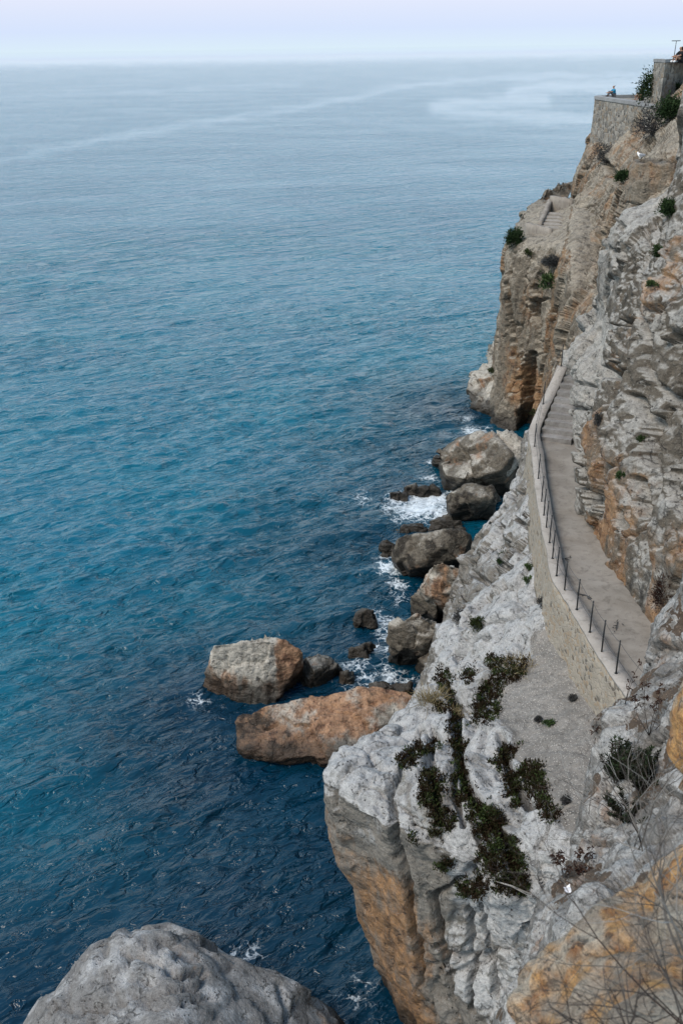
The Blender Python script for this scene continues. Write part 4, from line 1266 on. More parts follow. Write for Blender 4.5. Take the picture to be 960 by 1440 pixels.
m = MB(); m.add(*rim(np.array([tp2[1], tp2[0], tp2[4]]), .7, 24.8, 25.0)); m.build('coping', m_slab, up, smooth=False)
# round masonry bay on the ledge below
bc = py(925, 232, 58.5)
bay = thing('bastion_wall', bc, 'curved stone wall round a small rusty hollow on the ledge below the bushes', 'wall')
ang = np.linspace(math.radians(60), math.radians(290), 22)
Lb = np.stack([bc[0] + .6 + 1.75 * np.cos(ang), bc[1] + 1.3 * np.sin(ang), np.full(22, bc[2])], 1)
m = MB(); m.add(*sweep(Lb, loop_sec([(0, -1.9), (0, .2), (.32, .2), (.55, -1.9)], .2), .28, 770)); m.build('masonry', m_head, bay)
bvh(bay.children[0]) if False else None
# headland: rock-cut landing with steps and a low wall
lw = [py(q[0], q[1], q[2]) + [0, 0, .75] for q in ((738, 338, 77.5), (757, 343, 75.5), (772, 347, 74))]
hw = thing('landing_wall', lw[1], 'low pale stone wall around the rock cut landing on the headland', 'wall')
m = MB(); m.add(*sweep(resample(lw, .3), loop_sec([(-.2, -1.2), (-.2, .55), (.12, .55), (.2, -1.2)], .3), .09, 780)); m.build('front', m_land, hw)
lw2 = [py(q[0], q[1], q[2]) + [0, 0, .75] for q in ((771, 302, 83.5), (765, 318, 80), (757, 336, 76.5))]
m = MB(); m.add(*sweep(resample(lw2, .3), loop_sec([(-.2, -1.2), (-.2, .5), (.12, .5), (.2, -1.2)], .3), .09, 781)); m.build('side', m_land, hw)
lw3 = [py(q[0], q[1], q[2]) + [0, 0, .75] for q in ((772, 303, 83), (788, 305, 81.5), (800, 308, 80))]
m = MB(); m.add(*sweep(resample(lw3, .3), loop_sec([(-.2, -1.2), (-.2, .75), (.12, .75), (.2, -1.2)], .3), .09, 782)); m.build('back', m_land, hw)
hs = thing('landing_steps', py(778, 322, 77), 'short flight of broad steps inside the landing on the headland', 'stairs')
for k in range(5):
    q0, q1 = py(764, 336 - 5.0 * k, 75.2 + 1.1 * k) + [0, 0, .8], py(790, 338 - 5.2 * k, 73.6 + 1.1 * k) + [0, 0, .8]
    m = MB(); dd = np.array([-.15, 1.25, 0])
    V = np.array([q0, q1, q1 + dd, q0 + dd] + [x - [0, 0, .8] for x in (q0, q1, q1 + dd, q0 + dd)])
    m.add(V, np.array([[0, 1, 2, 3], [4, 7, 6, 5], [0, 4, 5, 1], [1, 5, 6, 2], [2, 6, 7, 3], [3, 7, 4, 0]])); m.build('step', m_land, hs, smooth=False)

for k, (u, v, lab) in enumerate(((793, 786, 'dark leaf litter lying by the bend in the parapet'), (822, 838, 'small fallen twig in the middle of the path'), (866, 880, 'dark fallen twig with leaves at the near end of the path'))):
    g = np.random.default_rng(60 + k); p = pz(u, v, 11.33); m = MB(); root = thing('fallen_twig', p, lab, 'twig')
    q = p
    a = np.array([math.cos(k * 2 + .4), math.sin(k * 2 + .4), 0])
    m.tube([p - a * .22, p + [.02, .01, .02], p + a * .25], [.012, .012, .006], 4, 0)
    for j in range(9):
        c = p + a * (g.random() - .5) * .5 + g.normal(size=3) * [.05, .05, 0]
        m.tube([c, c + g.normal(size=3) * [.06, .06, .012] + [0, 0, .015]], [.016, .006], 4, 0)
    m.build('wood', m_wire, root)
# ------------------------------------------------------------------ vegetation
def leaf_mat(name, c0, c1, c2, rough=.7):
    """Tone channel picks between three leaf colours."""
    t = NT(name); at = t.attr()
    col = t.mix(t.ramp(at[0], 0, .5, 0, 1, False), c0, c1); col = t.mix(t.ramp(at[0], .5, 1, 0, 1, False), col, c2)
    return t.done(col, rough, None, .06)


m_mat = leaf_mat('succulent_leaves', (.020, .012, .007), (.022, .022, .010), (.04, .062, .02))
m_green = leaf_mat('shrub_leaves', (.012, .022, .010), (.025, .045, .018), (.055, .085, .03))
m_spurge = leaf_mat('spurge_leaves', (.014, .010, .007), (.018, .026, .014), (.03, .05, .022))
m_dry = leaf_mat('dry_grass', (.10, .075, .04), (.20, .16, .085), (.30, .25, .15))
m_grey = leaf_mat('grey_brush', (.035, .035, .038), (.06, .06, .06), (.10, .11, .085))
m_twig = leaf_mat('bare_twigs', (.035, .026, .022), (.11, .10, .09), (.28, .27, .255))
m_seed = leaf_mat('dry_seedheads', (.018, .010, .009), (.035, .018, .014), (.05, .028, .018))


class Blades:
    """Many two-quad leaf blades in one mesh, each with its own tone."""
    def __init__(s): s.B = []; s.T = []
    def add(s, base, d, length, width, tone, bend=.2):
        s.B.append((base, d, length, width, bend)); s.T.append(tone)
    def build(s, name, mat, root, g):
        n = len(s.B)
        b = np.array([x[0] for x in s.B]); d = np.array([x[1] for x in s.B]); L = np.array([x[2] for x in s.B])[:, None]
        w = np.array([x[3] for x in s.B])[:, None]; bd = np.array([x[4] for x in s.B])[:, None]
        d = d / np.linalg.norm(d, axis=1, keepdims=True)
        sd = np.cross(d, g.normal(size=(n, 3))); sd /= np.linalg.norm(sd, axis=1, keepdims=True)
        m = b + d * L * .55; e = b + d * L + np.array([0, 0, -1]) * bd * L
        V = np.stack([b - sd * w * .3, b + sd * w * .3, m + sd * w * .5, m - sd * w * .5, e + sd * w * .12, e - sd * w * .12], 1).reshape(-1, 3)
        i = np.arange(n)[:, None] * 6
        F = np.concatenate([i + [0, 1, 2, 3], i + [3, 2, 4, 5]])
        T = np.repeat(np.array(s.T), 6)
        if root is not None: V = V - np.array(root.location)
        return mesh_np(name, V, F, mat, root, smooth=False, attr=np.stack([T, T, T], 1))


def inpoly(pts, poly):
    x, y = pts[:, 0], pts[:, 1]; c = np.zeros(len(pts), bool)
    for (x0, y0), (x1, y1) in zip(poly, poly[1:] + poly[:1]):
        c ^= ((y0 > y) != (y1 > y)) & (x < (x1 - x0) * (y - y0) / (y1 - y0 + 1e-9) + x0)
    return c


def ground_mat(name, poly, dens, size, mat, label, cat, seed, tones=(.0, .8), hold=0.0, green=None):
    """A low cushion plant covering an irregular patch of rock: hundreds of stubby upright leaves."""
    g = np.random.default_rng(seed)
    p = np.array(poly, float); lo, hi = p.min(0) - 6, p.max(0) + 6
    n = int((hi - lo).prod() * dens)
    q = lo + (hi - lo) * g.random((n, 2))
    e = fbm(np.column_stack([q / 11, np.zeros(n)]), 3, seed) * 9
    keep = inpoly(q + np.column_stack([e, -e]), poly)
    hole = fbm(np.column_stack([q / 9, np.full(n, 5.0)]), 3, seed + 3)
    keep &= hole < .40 - hold
    B = Blades(); pts = []
    for u, v in q[keep]:
        h = hit(u, v, {slope, outcrop})
        if h is None: continue
        pts.append(h[0])
        tone = np.clip(.38 + 1.2 * perlin(np.array([[u / 13, v / 13, seed]]), 5)[0] + .14 * g.normal(), 0, .8)
        if green is not None and math.hypot(u - green[0], v - green[1]) < green[2]: tone = .75 + .25 * g.random()
        up = np.array([0, 0, 1.0]) + .3 * h[1]
        for k in range(9):
            d = up + .65 * g.normal(size=3)
            B.add(h[0] + g.normal(size=3) * [size * .7, size * .7, .02] - [0, 0, .02], d, size * (.6 + .8 * g.random()), size * .42, float(np.clip(tone + .12 * g.normal(), 0, 1)), .1)
    if not pts: return None
    c = np.mean(pts, 0)
    root = thing(name, c, label, cat, None)
    B.build('foliage_or_seeds', mat, root, g)
    return root


def px(x, y): return (540 + x * .2292, 980 + y * .2292)      # coordinates read off an enlarged detail


MATS = [
    ([px(*q) for q in ((300, 20), (420, 0), (480, 60), (470, 110), (370, 110), (330, 80))], 'dark cushion plant at the top of the long cleft, next to the pale dry grass', (0, 0, 0)),
    ([(684, 925), (700, 918), (718, 930), (742, 925), (738, 950), (715, 962), (700, 985), (672, 1000), (664, 990), (672, 968), (690, 950)], 'broad cushion plant with straw coloured tips, on the ledge below the parapet', (0, 0, 0)),
    ([px(*q) for q in ((545, 60), (700, 30), (720, 80), (640, 170), (545, 150))], 'small dark cushion plant at the lower edge of the ledge', (0, 0, 0)),
    ([px(*q) for q in ((390, 110), (475, 110), (490, 300), (500, 440), (480, 470), (430, 470), (400, 330))], 'narrow dark band of succulents filling the upper long cleft', (638, 1080, 6)),
    ([px(*q) for q in ((70, 380), (180, 280), (330, 260), (320, 330), (230, 350), (200, 430), (110, 440))], 'ragged dark mat hanging over the seaward lobe near the orange slab', (565, 1050, 9)),
    ([px(*q) for q in ((385, 470), (500, 440), (560, 560), (540, 650), (470, 640), (400, 560))], 'reddish brown mat in the middle of the long cleft', (643, 1093, 7)),
    ([px(*q) for q in ((210, 450), (330, 450), (380, 560), (330, 640), (440, 740), (440, 820), (300, 840), (270, 700), (215, 600))], 'wide brown mat spread between the two pale fingers of rock', (610, 1122, 5)),
    ([px(*q) for q in ((520, 650), (620, 640), (740, 730), (740, 830), (640, 880), (560, 820), (525, 720))], 'dark mat with a bright green heart, lower in the long cleft', (678, 1148, 11)),
    ([px(*q) for q in ((570, 960), (680, 860), (800, 850), (860, 960), (860, 1080), (720, 1060), (660, 1100), (570, 1020))], 'largest dark mat, spilling down towards the fallen stick', (0, 0, 0)),
    ([px(*q) for q in ((450, 1130), (560, 1090), (640, 1160), (620, 1230), (540, 1240), (460, 1200))], 'brown tuft of succulents on the brow over the steep lobes', (0, 0, 0)),
    ([px(*q) for q in ((690, 1080), (870, 1090), (890, 1200), (820, 1230), (670, 1170))], 'dark hanging mat directly around the fallen stick', (0, 0, 0)),
    ([px(*q) for q in ((720, 290), (830, 300), (790, 370), (740, 440), (655, 400), (690, 360))], 'scattered dark sprigs at the head of the right hand mat', (0, 0, 0)),
    ([px(*q) for q in ((735, 450), (850, 460), (830, 600), (800, 690), (760, 620))], 'rusty red mat in the right hand cleft', (0, 0, 0)),
    ([px(*q) for q in ((840, 420), (900, 380), (980, 440), (1000, 600), (1080, 720), (1050, 760), (960, 730), (890, 560), (840, 510))], 'dark mat bordering the gravel bench', (0, 0, 0)),
    ([px(*q) for q in ((320, 1010), (420, 990), (430, 1040), (340, 1070))], 'short dark tuft under the pale overhanging lip', (0, 0, 0)),
    ([px(*q) for q in ((150, 850), (230, 845), (235, 880), (160, 890))], 'tiny isolated tuft on the bare pale lobe', (0, 0, 0)),
    ([(651, 945), (662, 938), (672, 948), (660, 962), (650, 958)], 'little dark tuft between the pale boulders above the ledge', (0, 0, 0)),
    ([(612, 935), (630, 940), (640, 962), (634, 985), (616, 980), (612, 955)], 'dark green mat beside the pale dry grass at the cliff edge', (0, 0, 0)),
]
for k, (poly, lab, gr) in enumerate(MATS):
    ground_mat('cushion_plant', poly, .22, .082, m_mat, lab, 'plant', 800 + k, green=gr if gr[2] else None)


def shrub(name, center, rx, rz, n, leaf, mat, label, seed, group=None, tones=(0, 1), stems=True, flat=.6, up=.5, width=.35, cat='shrub'):
    """Uneven dome of leaf clumps on a few stems."""
    g = np.random.default_rng(seed)
    root = thing(name, center, label, cat, group)
    B = Blades(); nb = max(6, n // 45)
    cl = []
    while len(cl) < nb:
        q = g.normal(size=3); q /= np.linalg.norm(q)
        q *= (.35 + .75 * g.random() ** .6)
        if q[2] < -.35: continue
        cl.append(q)
    for q in cl:
        c = np.array(center) + q * [rx, rx, rz] + [0, 0, rz * .35]
        tb = np.clip(.2 + .35 * q[2] + .35 * g.random(), 0, 1)
        r = .26 + .34 * g.random()
        for k in range(n // nb):
            o = g.normal(size=3) * r * .55
            d = o * .8 + q * .5 + np.array([0, 0, up]) + .4 * g.normal(size=3)
            B.add(c + o * [rx, rx, rz], d, leaf * (.6 + .8 * g.random()), leaf * width, float(np.clip(tones[0] + (tones[1] - tones[0]) * (tb + .2 * g.normal()), 0, 1)))
    B.build('foliage_or_seeds', mat, root, g)
    if stems:
        m = MB()
        for q in cl[:10]:
            e = np.array(center) + q * [rx, rx, rz] * .8 + [0, 0, rz * .3]
            s = np.array(center) + g.normal(size=3) * [rx * .08, rx * .08, 0] - [0, 0, rz * .15]
            m.tube([s, s * .5 + e * .5 + g.normal(size=3) * rx * .08, e], [rx * .035, rx * .025, rx * .01], 4, .35)
        m.build('stem', m_twig, root)
    return root


def on(u, v, **k):
    h = hit(u, v, **k)
    return h[0] if h is not None else pz(u, v, 10)


def rpx(p, px_): return px_ * np.linalg.norm(p - np.array([0, 0, CAM_Z])) / FPX


SH = [  # u, v, half width px, half height px, kind, label
    (920, 128, 17, 21, 'd', 'dense dark green bush against the upper terrace wall'),
    (946, 126, 6, 6, 'd', 'little round bush growing out of the upper terrace wall'),
    (916, 180, 17, 22, 'k', 'dark grey brown bush on the ledge right of the lower terrace wall'),
    (942, 160, 15, 14, 'd', 'sprawling dark bush under the upper terrace wall, at the right edge'),
    (853, 222, 15, 14, 'k', 'greyish bush at the foot of the lower terrace wall'),
    (825, 232, 5, 14, 'w', 'wispy thin plant on the skyline edge under the terrace'),
    (876, 250, 9, 6, 'd', 'low green tuft in a pocket left of the curved wall'),
    (940, 296, 11, 9, 'd', 'dark tuft below the curved wall near the right edge'),
    (722, 338, 9, 13, 'd', 'dark green bush on the seaward brink of the headland'),
    (742, 357, 7, 5, 'y', 'small rusty tuft on the headland brink'),
    (779, 371, 13, 8, 'k', 'silvery round bush beneath the headland landing'),
    (774, 398, 13, 11, 'g', 'green and purple bush in the cleft between headland and cliff'),
    (921, 356, 7, 8, 'd', 'dark tuft in the crack right of the grey slab'),
    (916, 401, 7, 4, 'g', 'tiny green tuft halfway up the grey slab'),
    (839, 592, 5, 11, 'k', 'dark dry tuft beside the striped pillar at the stairs'),
    (901, 617, 5, 5, 'g', 'small green sprig under the dark hollow in the cliff'),
    (872, 668, 4, 4, 'g', 'bright green sprig on the cliff above the path'),
    (752, 580, 5, 4, 'y', 'yellow green tuft on the outer side of the stair parapet'),
    (692, 522, 6, 4, 'y', 'olive tuft on the white topped shelf by the sea'),
    (669, 878, 10, 11, 'y', 'single round olive bush on the bleached slope'),
    (708, 788, 8, 9, 'd', 'dark green bush in the hollow beside the grey lump'),
    (743, 800, 7, 6, 'g', 'small blue green tuft near the outer foot of the parapet'),
    (742, 815, 6, 5, 'g', 'second blue green tuft, just below the first at the parapet foot'),
    (762, 850, 8, 7, 'k', 'greyish dead tuft tucked under the parapet'),
    (644, 868, 7, 12, 'k', 'dark tuft in the notch right of the tan wedge boulder'),
    (772, 1017, 6, 4, 'g', 'lone green rosette on the gravel bench'),
    (757, 1012, 3, 3, 'k', 'tiny dark sprig on the gravel bench left of the rosette'),
    (806, 982, 4, 4, 'k', 'tiny brown weed near the parapet foot'),
    (794, 1125, 4, 5, 'k', 'small dark tuft at the lower end of the gravel bench'),
    (930, 835, 12, 30, 's', 'rusty brown dry brush where the cliff meets the grey outcrop'),
]
KIND = {'d': (m_green, 900, (0, .75), .9, .4), 'k': (m_grey, 700, (0, .7), .9, .25), 'g': (m_green, 320, (.4, 1), .9, .4), 'y': (m_mat, 420, (.45, 1), .9, .4), 'w': (m_grey, 120, (.3, 1), 1.4, .15), 's': (m_seed, 500, (0, 1), 1.0, .25)}
for k, (u, v, w, hgt, kd, lab) in enumerate(SH):
    mat, n, tones, ll, wd = KIND[kd]
    p = on(u, v + hgt * .55)
    r = rpx(p, w) * 1.15; rz = rpx(p, hgt) * 1.15
    p = p + [0, 0, rz * .2]; n = int(n * 2.5)
    leaf = max(.07, min(.2, r * .28)) * ll
    shrub('shrub', p, r * .85, rz * .85, n if w > 8 else n // 2, leaf, mat, lab, 900 + k, tones=tones, width=wd, up=.9 if kd in 'ws' else .5)

# pale dry grass at the cliff edge
def grass(u, v, n, length, mat, label, seed, spread):
    g = np.random.default_rng(seed); p = on(u, v)
    root = thing('dry_grass', p, label, 'grass'); B = Blades()
    for k in range(n):
        o = g.normal(size=3) * [spread, spread, .03]
        B.add(p + o - [0, 0, .04], np.array([0, 0, 1.0]) + .45 * g.normal(size=3) + o * 1.2, length * (.5 + .7 * g.random()), .012, float(np.clip(.5 + .3 * g.normal(), 0, 1)), .25)
    B.build('blades', mat, root, g); return root
grass(606, 985, 420, .55, m_dry, 'pale tuft of dry grass overhanging the boulders at the cliff edge', 960, .20)
grass(735, 935, 260, .32, m_dry, 'straw coloured dry grass on the ledge below the parapet', 961, .28)
grass(638, 1005, 160, .3, m_dry, 'thin straw tuft beside the upper long cleft', 962, .15)


# dark spurge bushes on the outcrop: upright stems ringed with needle leaves
def spurge(u, v, hpx, wpx, ns, label, seed):
    g = np.random.default_rng(seed); p = on(u, v); h = rpx(p, hpx); w = rpx(p, wpx)
    root = thing('spurge_bush', p, label, 'shrub'); B = Blades()
    m = MB()
    for k in range(ns):
        a = g.random() * 6.28; r = w * g.random() ** .6
        tip = p + [r * math.cos(a), r * math.sin(a), h * (.55 + .5 * g.random()) * (1 - .35 * r / w)]
        b = p + [r * .35 * math.cos(a), r * .35 * math.sin(a), -.05]
        L = [b, b * .55 + tip * .45 + g.normal(size=3) * w * .08, tip]
        m.tube(L, [.012, .010, .006], 4, .1)
        tone = .1 + .5 * g.random()
        for s in np.linspace(.3, 1.02, 16):
            q = L[0] * (1 - s) ** 2 + 2 * L[1] * s * (1 - s) + tip * s * s
            for j in range(5):
                d = g.normal(size=3); d[2] = abs(d[2]) * .6 + .35
                B.add(q, d, .09 * (1.1 - .35 * s), .018, float(np.clip(tone + .25 * (s - .5) + .12 * g.normal(), 0, 1)), .05)
    B.build('foliage_or_seeds', m_spurge, root, g); m.build('stem', m_twig, root)
    return root
spurge(866, 1092, 62, 26, 26, 'tall dark spurge bush standing on the grey outcrop', 970)
spurge(905, 1105, 55, 34, 34, 'wider dark green spurge bush close to the bright orange rock', 971)
spurge(890, 1150, 40, 40, 18, 'low shadowy spurge bush tangled in the bare twigs', 972)


def seedplant(u, v, hpx, ns, label, seed, heads=12, lean=(0, 0, 0), spread=.35):
    g = np.random.default_rng(seed); p = on(u, v); h = rpx(p, hpx)
    root = thing('dry_plant', p, label, 'plant'); m = MB(); B = Blades()
    for k in range(ns):
        tip = p + np.array([g.normal() * spread * h, g.normal() * spread * h, h * (.7 + .35 * g.random())]) + np.array(lean) * h
        L = np.array([p, p * .5 + tip * .5 + g.normal(size=3) * h * .05, tip])
        m.tube(L, [.007, .005, .004], 4, .15)
        for j in range(heads):
            s = .6 + .42 * g.random()
            q = L[0] * (1 - s) ** 2 + 2 * L[1] * s * (1 - s) + tip * s * s + g.normal(size=3) * h * .05
            for i in range(4): B.add(q, g.normal(size=3), .045, .022, g.random(), .1)
    m.build('stem', m_twig, root); B.build('foliage_or_seeds', m_seed, root, g)  # the blades of this part are the dry seed heads, not leaves
    return root
seedplant(912, 1035, 70, 5, 'dry plant with dark seed heads beside the bright orange rock', 980)
seedplant(898, 935, 50, 4, 'thin dry plant with seed heads at the near end of the path', 981, spread=.15)
seedplant(878, 990, 45, 2, 'small leaning dry weed at the end of the parapet', 982, 6)
seedplant(828, 1076, 80, 1, 'single long dry stalk arching over the gravel bench', 983, 10, lean=(.05, .15, 0), spread=.02)
seedplant(792, 1235, 45, 7, 'brown withered weed by the white paper scrap', 984, 16)


# bare twigs in the nearest corner
def branch(m, p, d, L, r, depth, g, tone):
    n = 6; pts = [p]; rad = [r]
    for k in range(n):
        d = d + g.normal(size=3) * .16 + np.array([0, 0, .03]); d /= np.linalg.norm(d)
        p = p + d * L / n; pts.append(p); rad.append(r * (1 - .6 * (k + 1) / n))
        if depth > 0 and k >= 1 and g.random() < (.72 if depth > 1 else .55):
            s = g.normal(size=3); s -= d * (s @ d); s /= np.linalg.norm(s)
            branch(m, p, d * .72 + s * .62, L * (.45 + .3 * g.random()), rad[-1] * .72, depth - 1, g, float(np.clip(tone + .2 * g.normal(), 0, 1)))
    m.tube(pts, rad, 5, tone)


def dead_shrub(root_pt, dirs, L, r, depth, label, seed, tone):
    g = np.random.default_rng(seed)
    root = thing('dead_shrub', root_pt, label, 'shrub', None)
    for k, d in enumerate(dirs):
        m = MB(); d = np.array(d, float); d /= np.linalg.norm(d)
        branch(m, np.array(root_pt) + g.normal(size=3) * [.05, .05, .01], d, L * (.75 + .45 * g.random()), r * (.8 + .4 * g.random()), depth, g, float(np.clip(tone + .18 * g.normal(), 0, 1)))
        m.build('branch', m_twig, root)
    return root
def aim(p, u, v, y): return py(u, v, y) - p
r1 = py(975, 1350, 3.7)
dead_shrub(r1, [aim(r1, u, v, y) for u, v, y in ((800, 1180, 4.1), (850, 1080, 4.6), (880, 1120, 4.4), (930, 1090, 4.3), (900, 1200, 3.4), (940, 1000, 4.6))], 0.8, .0058, 3,
           'pale bare shrub arching up from the right over the ochre boulder', 990, .5)
r2 = py(985, 1480, 3.2)
dead_shrub(r2, [aim(r2, u, v, y) for u, v, y in ((700, 1260, 4.2), (770, 1330, 3.6), (820, 1250, 3.6), (880, 1180, 3.8), (930, 1200, 3.5), (900, 1260, 3.1))], .9, .005, 3,
           'dark tangled bare shrub sprouting from the bottom right corner', 991, .02)
r3 = py(900, 1500, 2.9)
dead_shrub(r3, [aim(r3, u, v, y) for u, v, y in ((760, 1400, 3.1), (800, 1380, 3.0), (850, 1340, 3.1), (740, 1430, 2.9), (900, 1320, 3.0), (930, 1350, 3.0), (960, 1330, 3.0))], .42, .006, 2,
           'short dark twiggy tuft rising from the bottom edge', 992, .1)
r4 = py(900, 1190, 8.9)
dead_shrub(r4, [aim(r4, u, v, y) for u, v, y in ((820, 1100, 10), (850, 1060, 10), (790, 1180, 9.6), (930, 1060, 9.2), (870, 1130, 9), (910, 1120, 8.6))], 1.1, .011, 3,
           'grey leafless shrub below the spurge bushes on the outcrop', 993, .5)

# fallen stick and paper scrap
a_, b_ = on(688, 1246), on(748, 1266)
st = thing('fallen_stick', a_, 'bleached straight stick lying across the dark hanging mat', 'stick')
m = MB(); m.tube([a_ + [0, 0, .2], (a_ + b_) / 2 + [0, 0, .22], b_ + [0, 0, .16]], [.012, .02, .024], 6, .95); m.build('wood', m_twig, st)
m = MB(); q_ = (a_ + b_) / 2 + [0, 0, .21]; m.tube([q_, q_ + [.45, -.35, -.02]], [.014, .007], 5, .8); m.build('side_twig', m_twig, st)
c_ = on(797, 1254)
g_ = np.random.default_rng(5)
gx, gy = np.meshgrid(np.linspace(-1, 1, 9), np.linspace(-1, 1, 9))
pv = np.stack([gx * .045, gy * .06 + .012 * gx, .03 + .025 * np.abs(gx + .3 * gy) + .012 * np.cos(gy * 5 + gx)], 2).reshape(-1, 3)
pv = np.vstack([pv, pv - [0, 0, .006]])
gf = gridfaces(9, 9); pf = np.vstack([gf, gf[:, ::-1] + 81])
pap = mesh_np('paper_scrap', pv + c_, pf, NT('white_paper').done((.75, .76, .80), .6, None, .3), smooth=False)
recentre(pap, c_); tag(pap, 'crumpled white paper scrap caught in the brown weed', 'litter')
# ------------------------------------------------------------------ people, gull, mast
def skin(name, verts, edges, radii, mat, root, sub=2):
    """One continuous skinned figure grown from a joint skeleton, frozen to a mesh."""
    me = bpy.data.meshes.new(name); me.from_pydata([tuple(v) for v in verts], edges, [])
    o = bpy.data.objects.new(name, me); COL.objects.link(o)
    md = o.modifiers.new('skin', 'SKIN'); md.use_smooth_shade = True
    for v, r in zip(me.skin_vertices[0].data, radii): v.radius = (r, r) if not isinstance(r, tuple) else r
    me.skin_vertices[0].data[0].use_root = True
    o.modifiers.new('sub', 'SUBSURF').levels = sub
    dg = bpy.context.evaluated_depsgraph_get(); ev = o.evaluated_get(dg)
    m2 = bpy.data.meshes.new_from_object(ev)
    bpy.data.objects.remove(o); bpy.data.meshes.remove(me)
    o = bpy.data.objects.new(name, m2); COL.objects.link(o)
    m2.materials.clear(); m2.materials.append(mat)
    o.parent = root
    return o


def plain(name, c, r=.8): return NT(name).done(c, r, None, .2)


m_skin = plain('skin', (.30, .165, .11)); m_hair = plain('dark_hair', (.012, .009, .008), .5)
m_blue = plain('blue_shirt', (.02, .22, .38)); m_black = plain('black_cloth', (.010, .009, .011)); m_grey_c = plain('grey_shorts', (.10, .10, .11)); m_white_c = plain('white_shoes', (.7, .7, .7))


def person(loc, rz, label, shirt, legs, pose, bare_legs=False, long_hair=False, shoes=None):
    root = thing('person', loc, label, 'person')
    # local frame: x forward, z up, seat at the origin
    J = {'pelvis': (0, 0, .11), 'belly': (.01, 0, .27), 'chest': (.05, 0, .45), 'neck': (.075, 0, .60), 'jaw': (.10, 0, .67), 'head': (.095, 0, .745), 'crown': (.085, 0, .81)}
    R = {'pelvis': .135, 'belly': .115, 'chest': (.14, .125), 'neck': .055, 'jaw': .068, 'head': .092, 'crown': .06}
    E = [('pelvis', 'belly'), ('belly', 'chest'), ('chest', 'neck'), ('neck', 'jaw'), ('jaw', 'head'), ('head', 'crown')]
    for s, sy in (('l', 1), ('r', -1)):
        P = pose[s]
        for n, q, r in (('hip', (.03, .10 * sy, .09), .085), ('knee', P['knee'], .06), ('ankle', P['ankle'], .042), ('toe', P['toe'], .034),
                        ('shoulder', (.05, .175 * sy, .52), .062), ('elbow', P['elbow'], .045), ('wrist', P['wrist'], .032), ('palm', P['palm'], .036)):
            J[n + s] = q; R[n + s] = r
        E += [('pelvis', 'hip' + s), ('hip' + s, 'knee' + s), ('knee' + s, 'ankle' + s), ('ankle' + s, 'toe' + s), ('chest', 'shoulder' + s), ('shoulder' + s, 'elbow' + s), ('elbow' + s, 'wrist' + s), ('wrist' + s, 'palm' + s)]
        w, pm = np.array(P['wrist']), np.array(P['palm']); d = pm - w; d /= np.linalg.norm(d)
        for k in range(5):                                    # four fingers and a thumb
            off = np.array([0, (-.03 + .02 * k), 0]) if k < 4 else np.array([0, -.045 * sy, 0])
            b = pm + d * (.03 if k < 4 else -.01) + off; L = (.07, .08, .075, .06, .05)[k]
            J[f'f{s}{k}'] = tuple(b); J[f't{s}{k}'] = tuple(b + d * L * .8 + np.array([0, 0, -.02]) + off * .3)
            R[f'f{s}{k}'] = .010; R[f't{s}{k}'] = .008
            E += [('palm' + s, f'f{s}{k}'), (f'f{s}{k}', f't{s}{k}')]
    J['nose'] = (.20, 0, .735); R['nose'] = .016; E.append(('head', 'nose'))
    names = list(J); ix = {n: i for i, n in enumerate(names)}
    skin('body', [J[n] for n in names], [(ix[a], ix[b]) for a, b in E], [R[n] for n in names], m_skin, root)
    # clothes follow the same joints a little further out
    def wear(name, ns, es, grow, mat):
        ii = {n: i for i, n in enumerate(ns)}
        rr = [(tuple(x + grow for x in R[n]) if isinstance(R[n], tuple) else R[n] + grow) for n in ns]
        return skin(name, [J[n] for n in ns], [(ii[a], ii[b]) for a, b in es], rr, mat, root)
    J['neckbase'] = (.068, 0, .555); R['neckbase'] = .06
    wear('shirt', ['chest', 'belly', 'pelvis', 'neckbase', 'shoulderl', 'shoulderr', 'elbowl', 'elbowr'],
         [('chest', 'belly'), ('belly', 'pelvis'), ('chest', 'neckbase'), ('chest', 'shoulderl'), ('chest', 'shoulderr'), ('shoulderl', 'elbowl'), ('shoulderr', 'elbowr')], .017, shirt)
    for s in 'lr':
        J['mid' + s] = tuple((np.array(J['hip' + s]) + np.array(J['knee' + s])) / 2); R['mid' + s] = .075
    ns = ['pelvis', 'hipl', 'hipr', 'midl', 'midr']; es = [('pelvis', 'hipl'), ('pelvis', 'hipr'), ('hipl', 'midl'), ('hipr', 'midr')]
    if not bare_legs:
        ns += ['kneel', 'kneer', 'anklel', 'ankler']; es += [('midl', 'kneel'), ('midr', 'kneer'), ('kneel', 'anklel'), ('kneer', 'ankler')]
    wear('trousers' if not bare_legs else 'shorts', ns, es, .014, legs)
    J['top'] = (.06, 0, .80); R['top'] = .088; J['back'] = (.02, 0, .735); R['back'] = .082
    hn, he = ['top', 'back'], [('top', 'back')]
    if long_hair:
        J['fall'] = (-.03, 0, .60); R['fall'] = .07; J['tail'] = (-.06, 0, .47); R['tail'] = .045; hn += ['fall', 'tail']; he += [('back', 'fall'), ('fall', 'tail')]
    wear('hair', hn, he, .018, m_hair)
    if shoes:
        for s in 'lr': wear('shoe', ['ankle' + s, 'toe' + s], [('ankle' + s, 'toe' + s)], .018, shoes)
    root.rotation_euler = (0, 0, rz)
    return root


def legs_pose(kz, ax, az, reach):
    o = {}
    for s, sy in (('l', 1), ('r', -1)):
        o[s] = dict(knee=(.42, .13 * sy, kz), ankle=(ax, .12 * sy, az), toe=(ax + .16, .13 * sy, az - .05), elbow=(.24, .22 * sy, .33 + .05 * reach), wrist=(.42 + .1 * reach, .13 * sy, .30), palm=(.50 + .1 * reach, .11 * sy, .29))
    return o


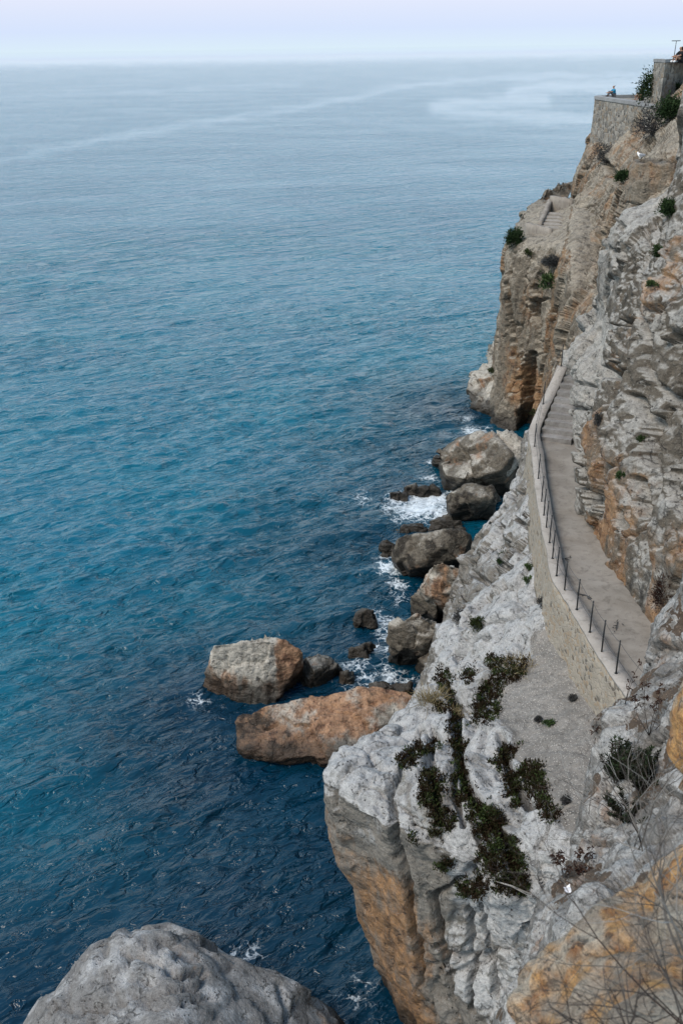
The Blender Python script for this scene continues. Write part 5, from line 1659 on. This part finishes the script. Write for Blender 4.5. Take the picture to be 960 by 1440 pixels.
Q = pz(861, 135.5, 22.1)
person(Q + [0.1, 0, .0], math.radians(185), 'person in a bright blue shirt sitting on the terrace wall, knees drawn up', m_blue, m_grey_c, legs_pose(.40, .52, .06, 1.0), shoes=m_black)
Q = pz(899, 140.5, 22.1)
person(Q + [.1, 0, .0], math.radians(205), 'dark haired person in black with bare legs, sitting on the lower terrace beside the bush', m_black, m_black, legs_pose(.34, .46, .06, .4), True, True)
Q = pz(955, 87, 25.0)
person(Q + [0, -.2, .0], math.radians(200), 'person in dark clothes with long dark hair, sitting on the upper terrace edge', m_black, m_black, legs_pose(.30, .48, .06, .4), True, True, m_white_c)

# gull on the ledge
gp = on(899, 226)
g = thing('seagull', gp, 'white gull with grey wings standing on the ledge by the curved wall', 'bird')
m_gull = plain('gull_white', (.78, .78, .78)); m_wing = plain('gull_grey', (.22, .24, .27)); m_beak = plain('gull_yellow', (.5, .32, .05))
bd = skin('body', [(0, 0, .30), (-.14, 0, .29), (-.30, 0, .30), (.11, 0, .35), (.17, 0, .44), (.19, 0, .50), (.0, .05, .20), (0, -.05, .20), (0, .05, .01), (0, -.05, .01), (.06, .05, .0), (.06, -.05, .0)],
          [(0, 1), (1, 2), (0, 3), (3, 4), (4, 5), (0, 6), (0, 7), (6, 8), (7, 9), (8, 10), (9, 11)], [.115, .095, .03, .095, .055, .055, .02, .02, .010, .010, .012, .012], m_gull, g)
for s in (1, -1):
    skin('wing', [(.06, .10 * s, .33), (-.15, .105 * s, .33), (-.42, .05 * s, .31)], [(0, 1), (1, 2)], [(.03, .09), (.025, .075), (.012, .02)], m_wing, g)
skin('beak', [(.235, 0, .50), (.30, 0, .485)], [(0, 1)], [.020, .008], m_beak, g)
g.rotation_euler = (0, 0, math.radians(150)); g.scale = (1.1, 1.1, 1.1)

# slim mast with a cross bar on the upper terrace
mp_ = py(946.5, 84, 86); mp_[2] = 25.0
ms = thing('mast', mp_, 'slim grey T shaped mast standing on the upper terrace', 'pole')
m = MB(); m.tube([mp_, mp_ + [.04, 0, 1.15]], [.03, .025], 6); m.build('pole', m_wire, ms)
m = MB(); m.tube([mp_ + [-.32, 0, 1.16], mp_ + [.36, 0, 1.16]], [.03, .03], 6); m.build('crossbar', m_wire, ms)
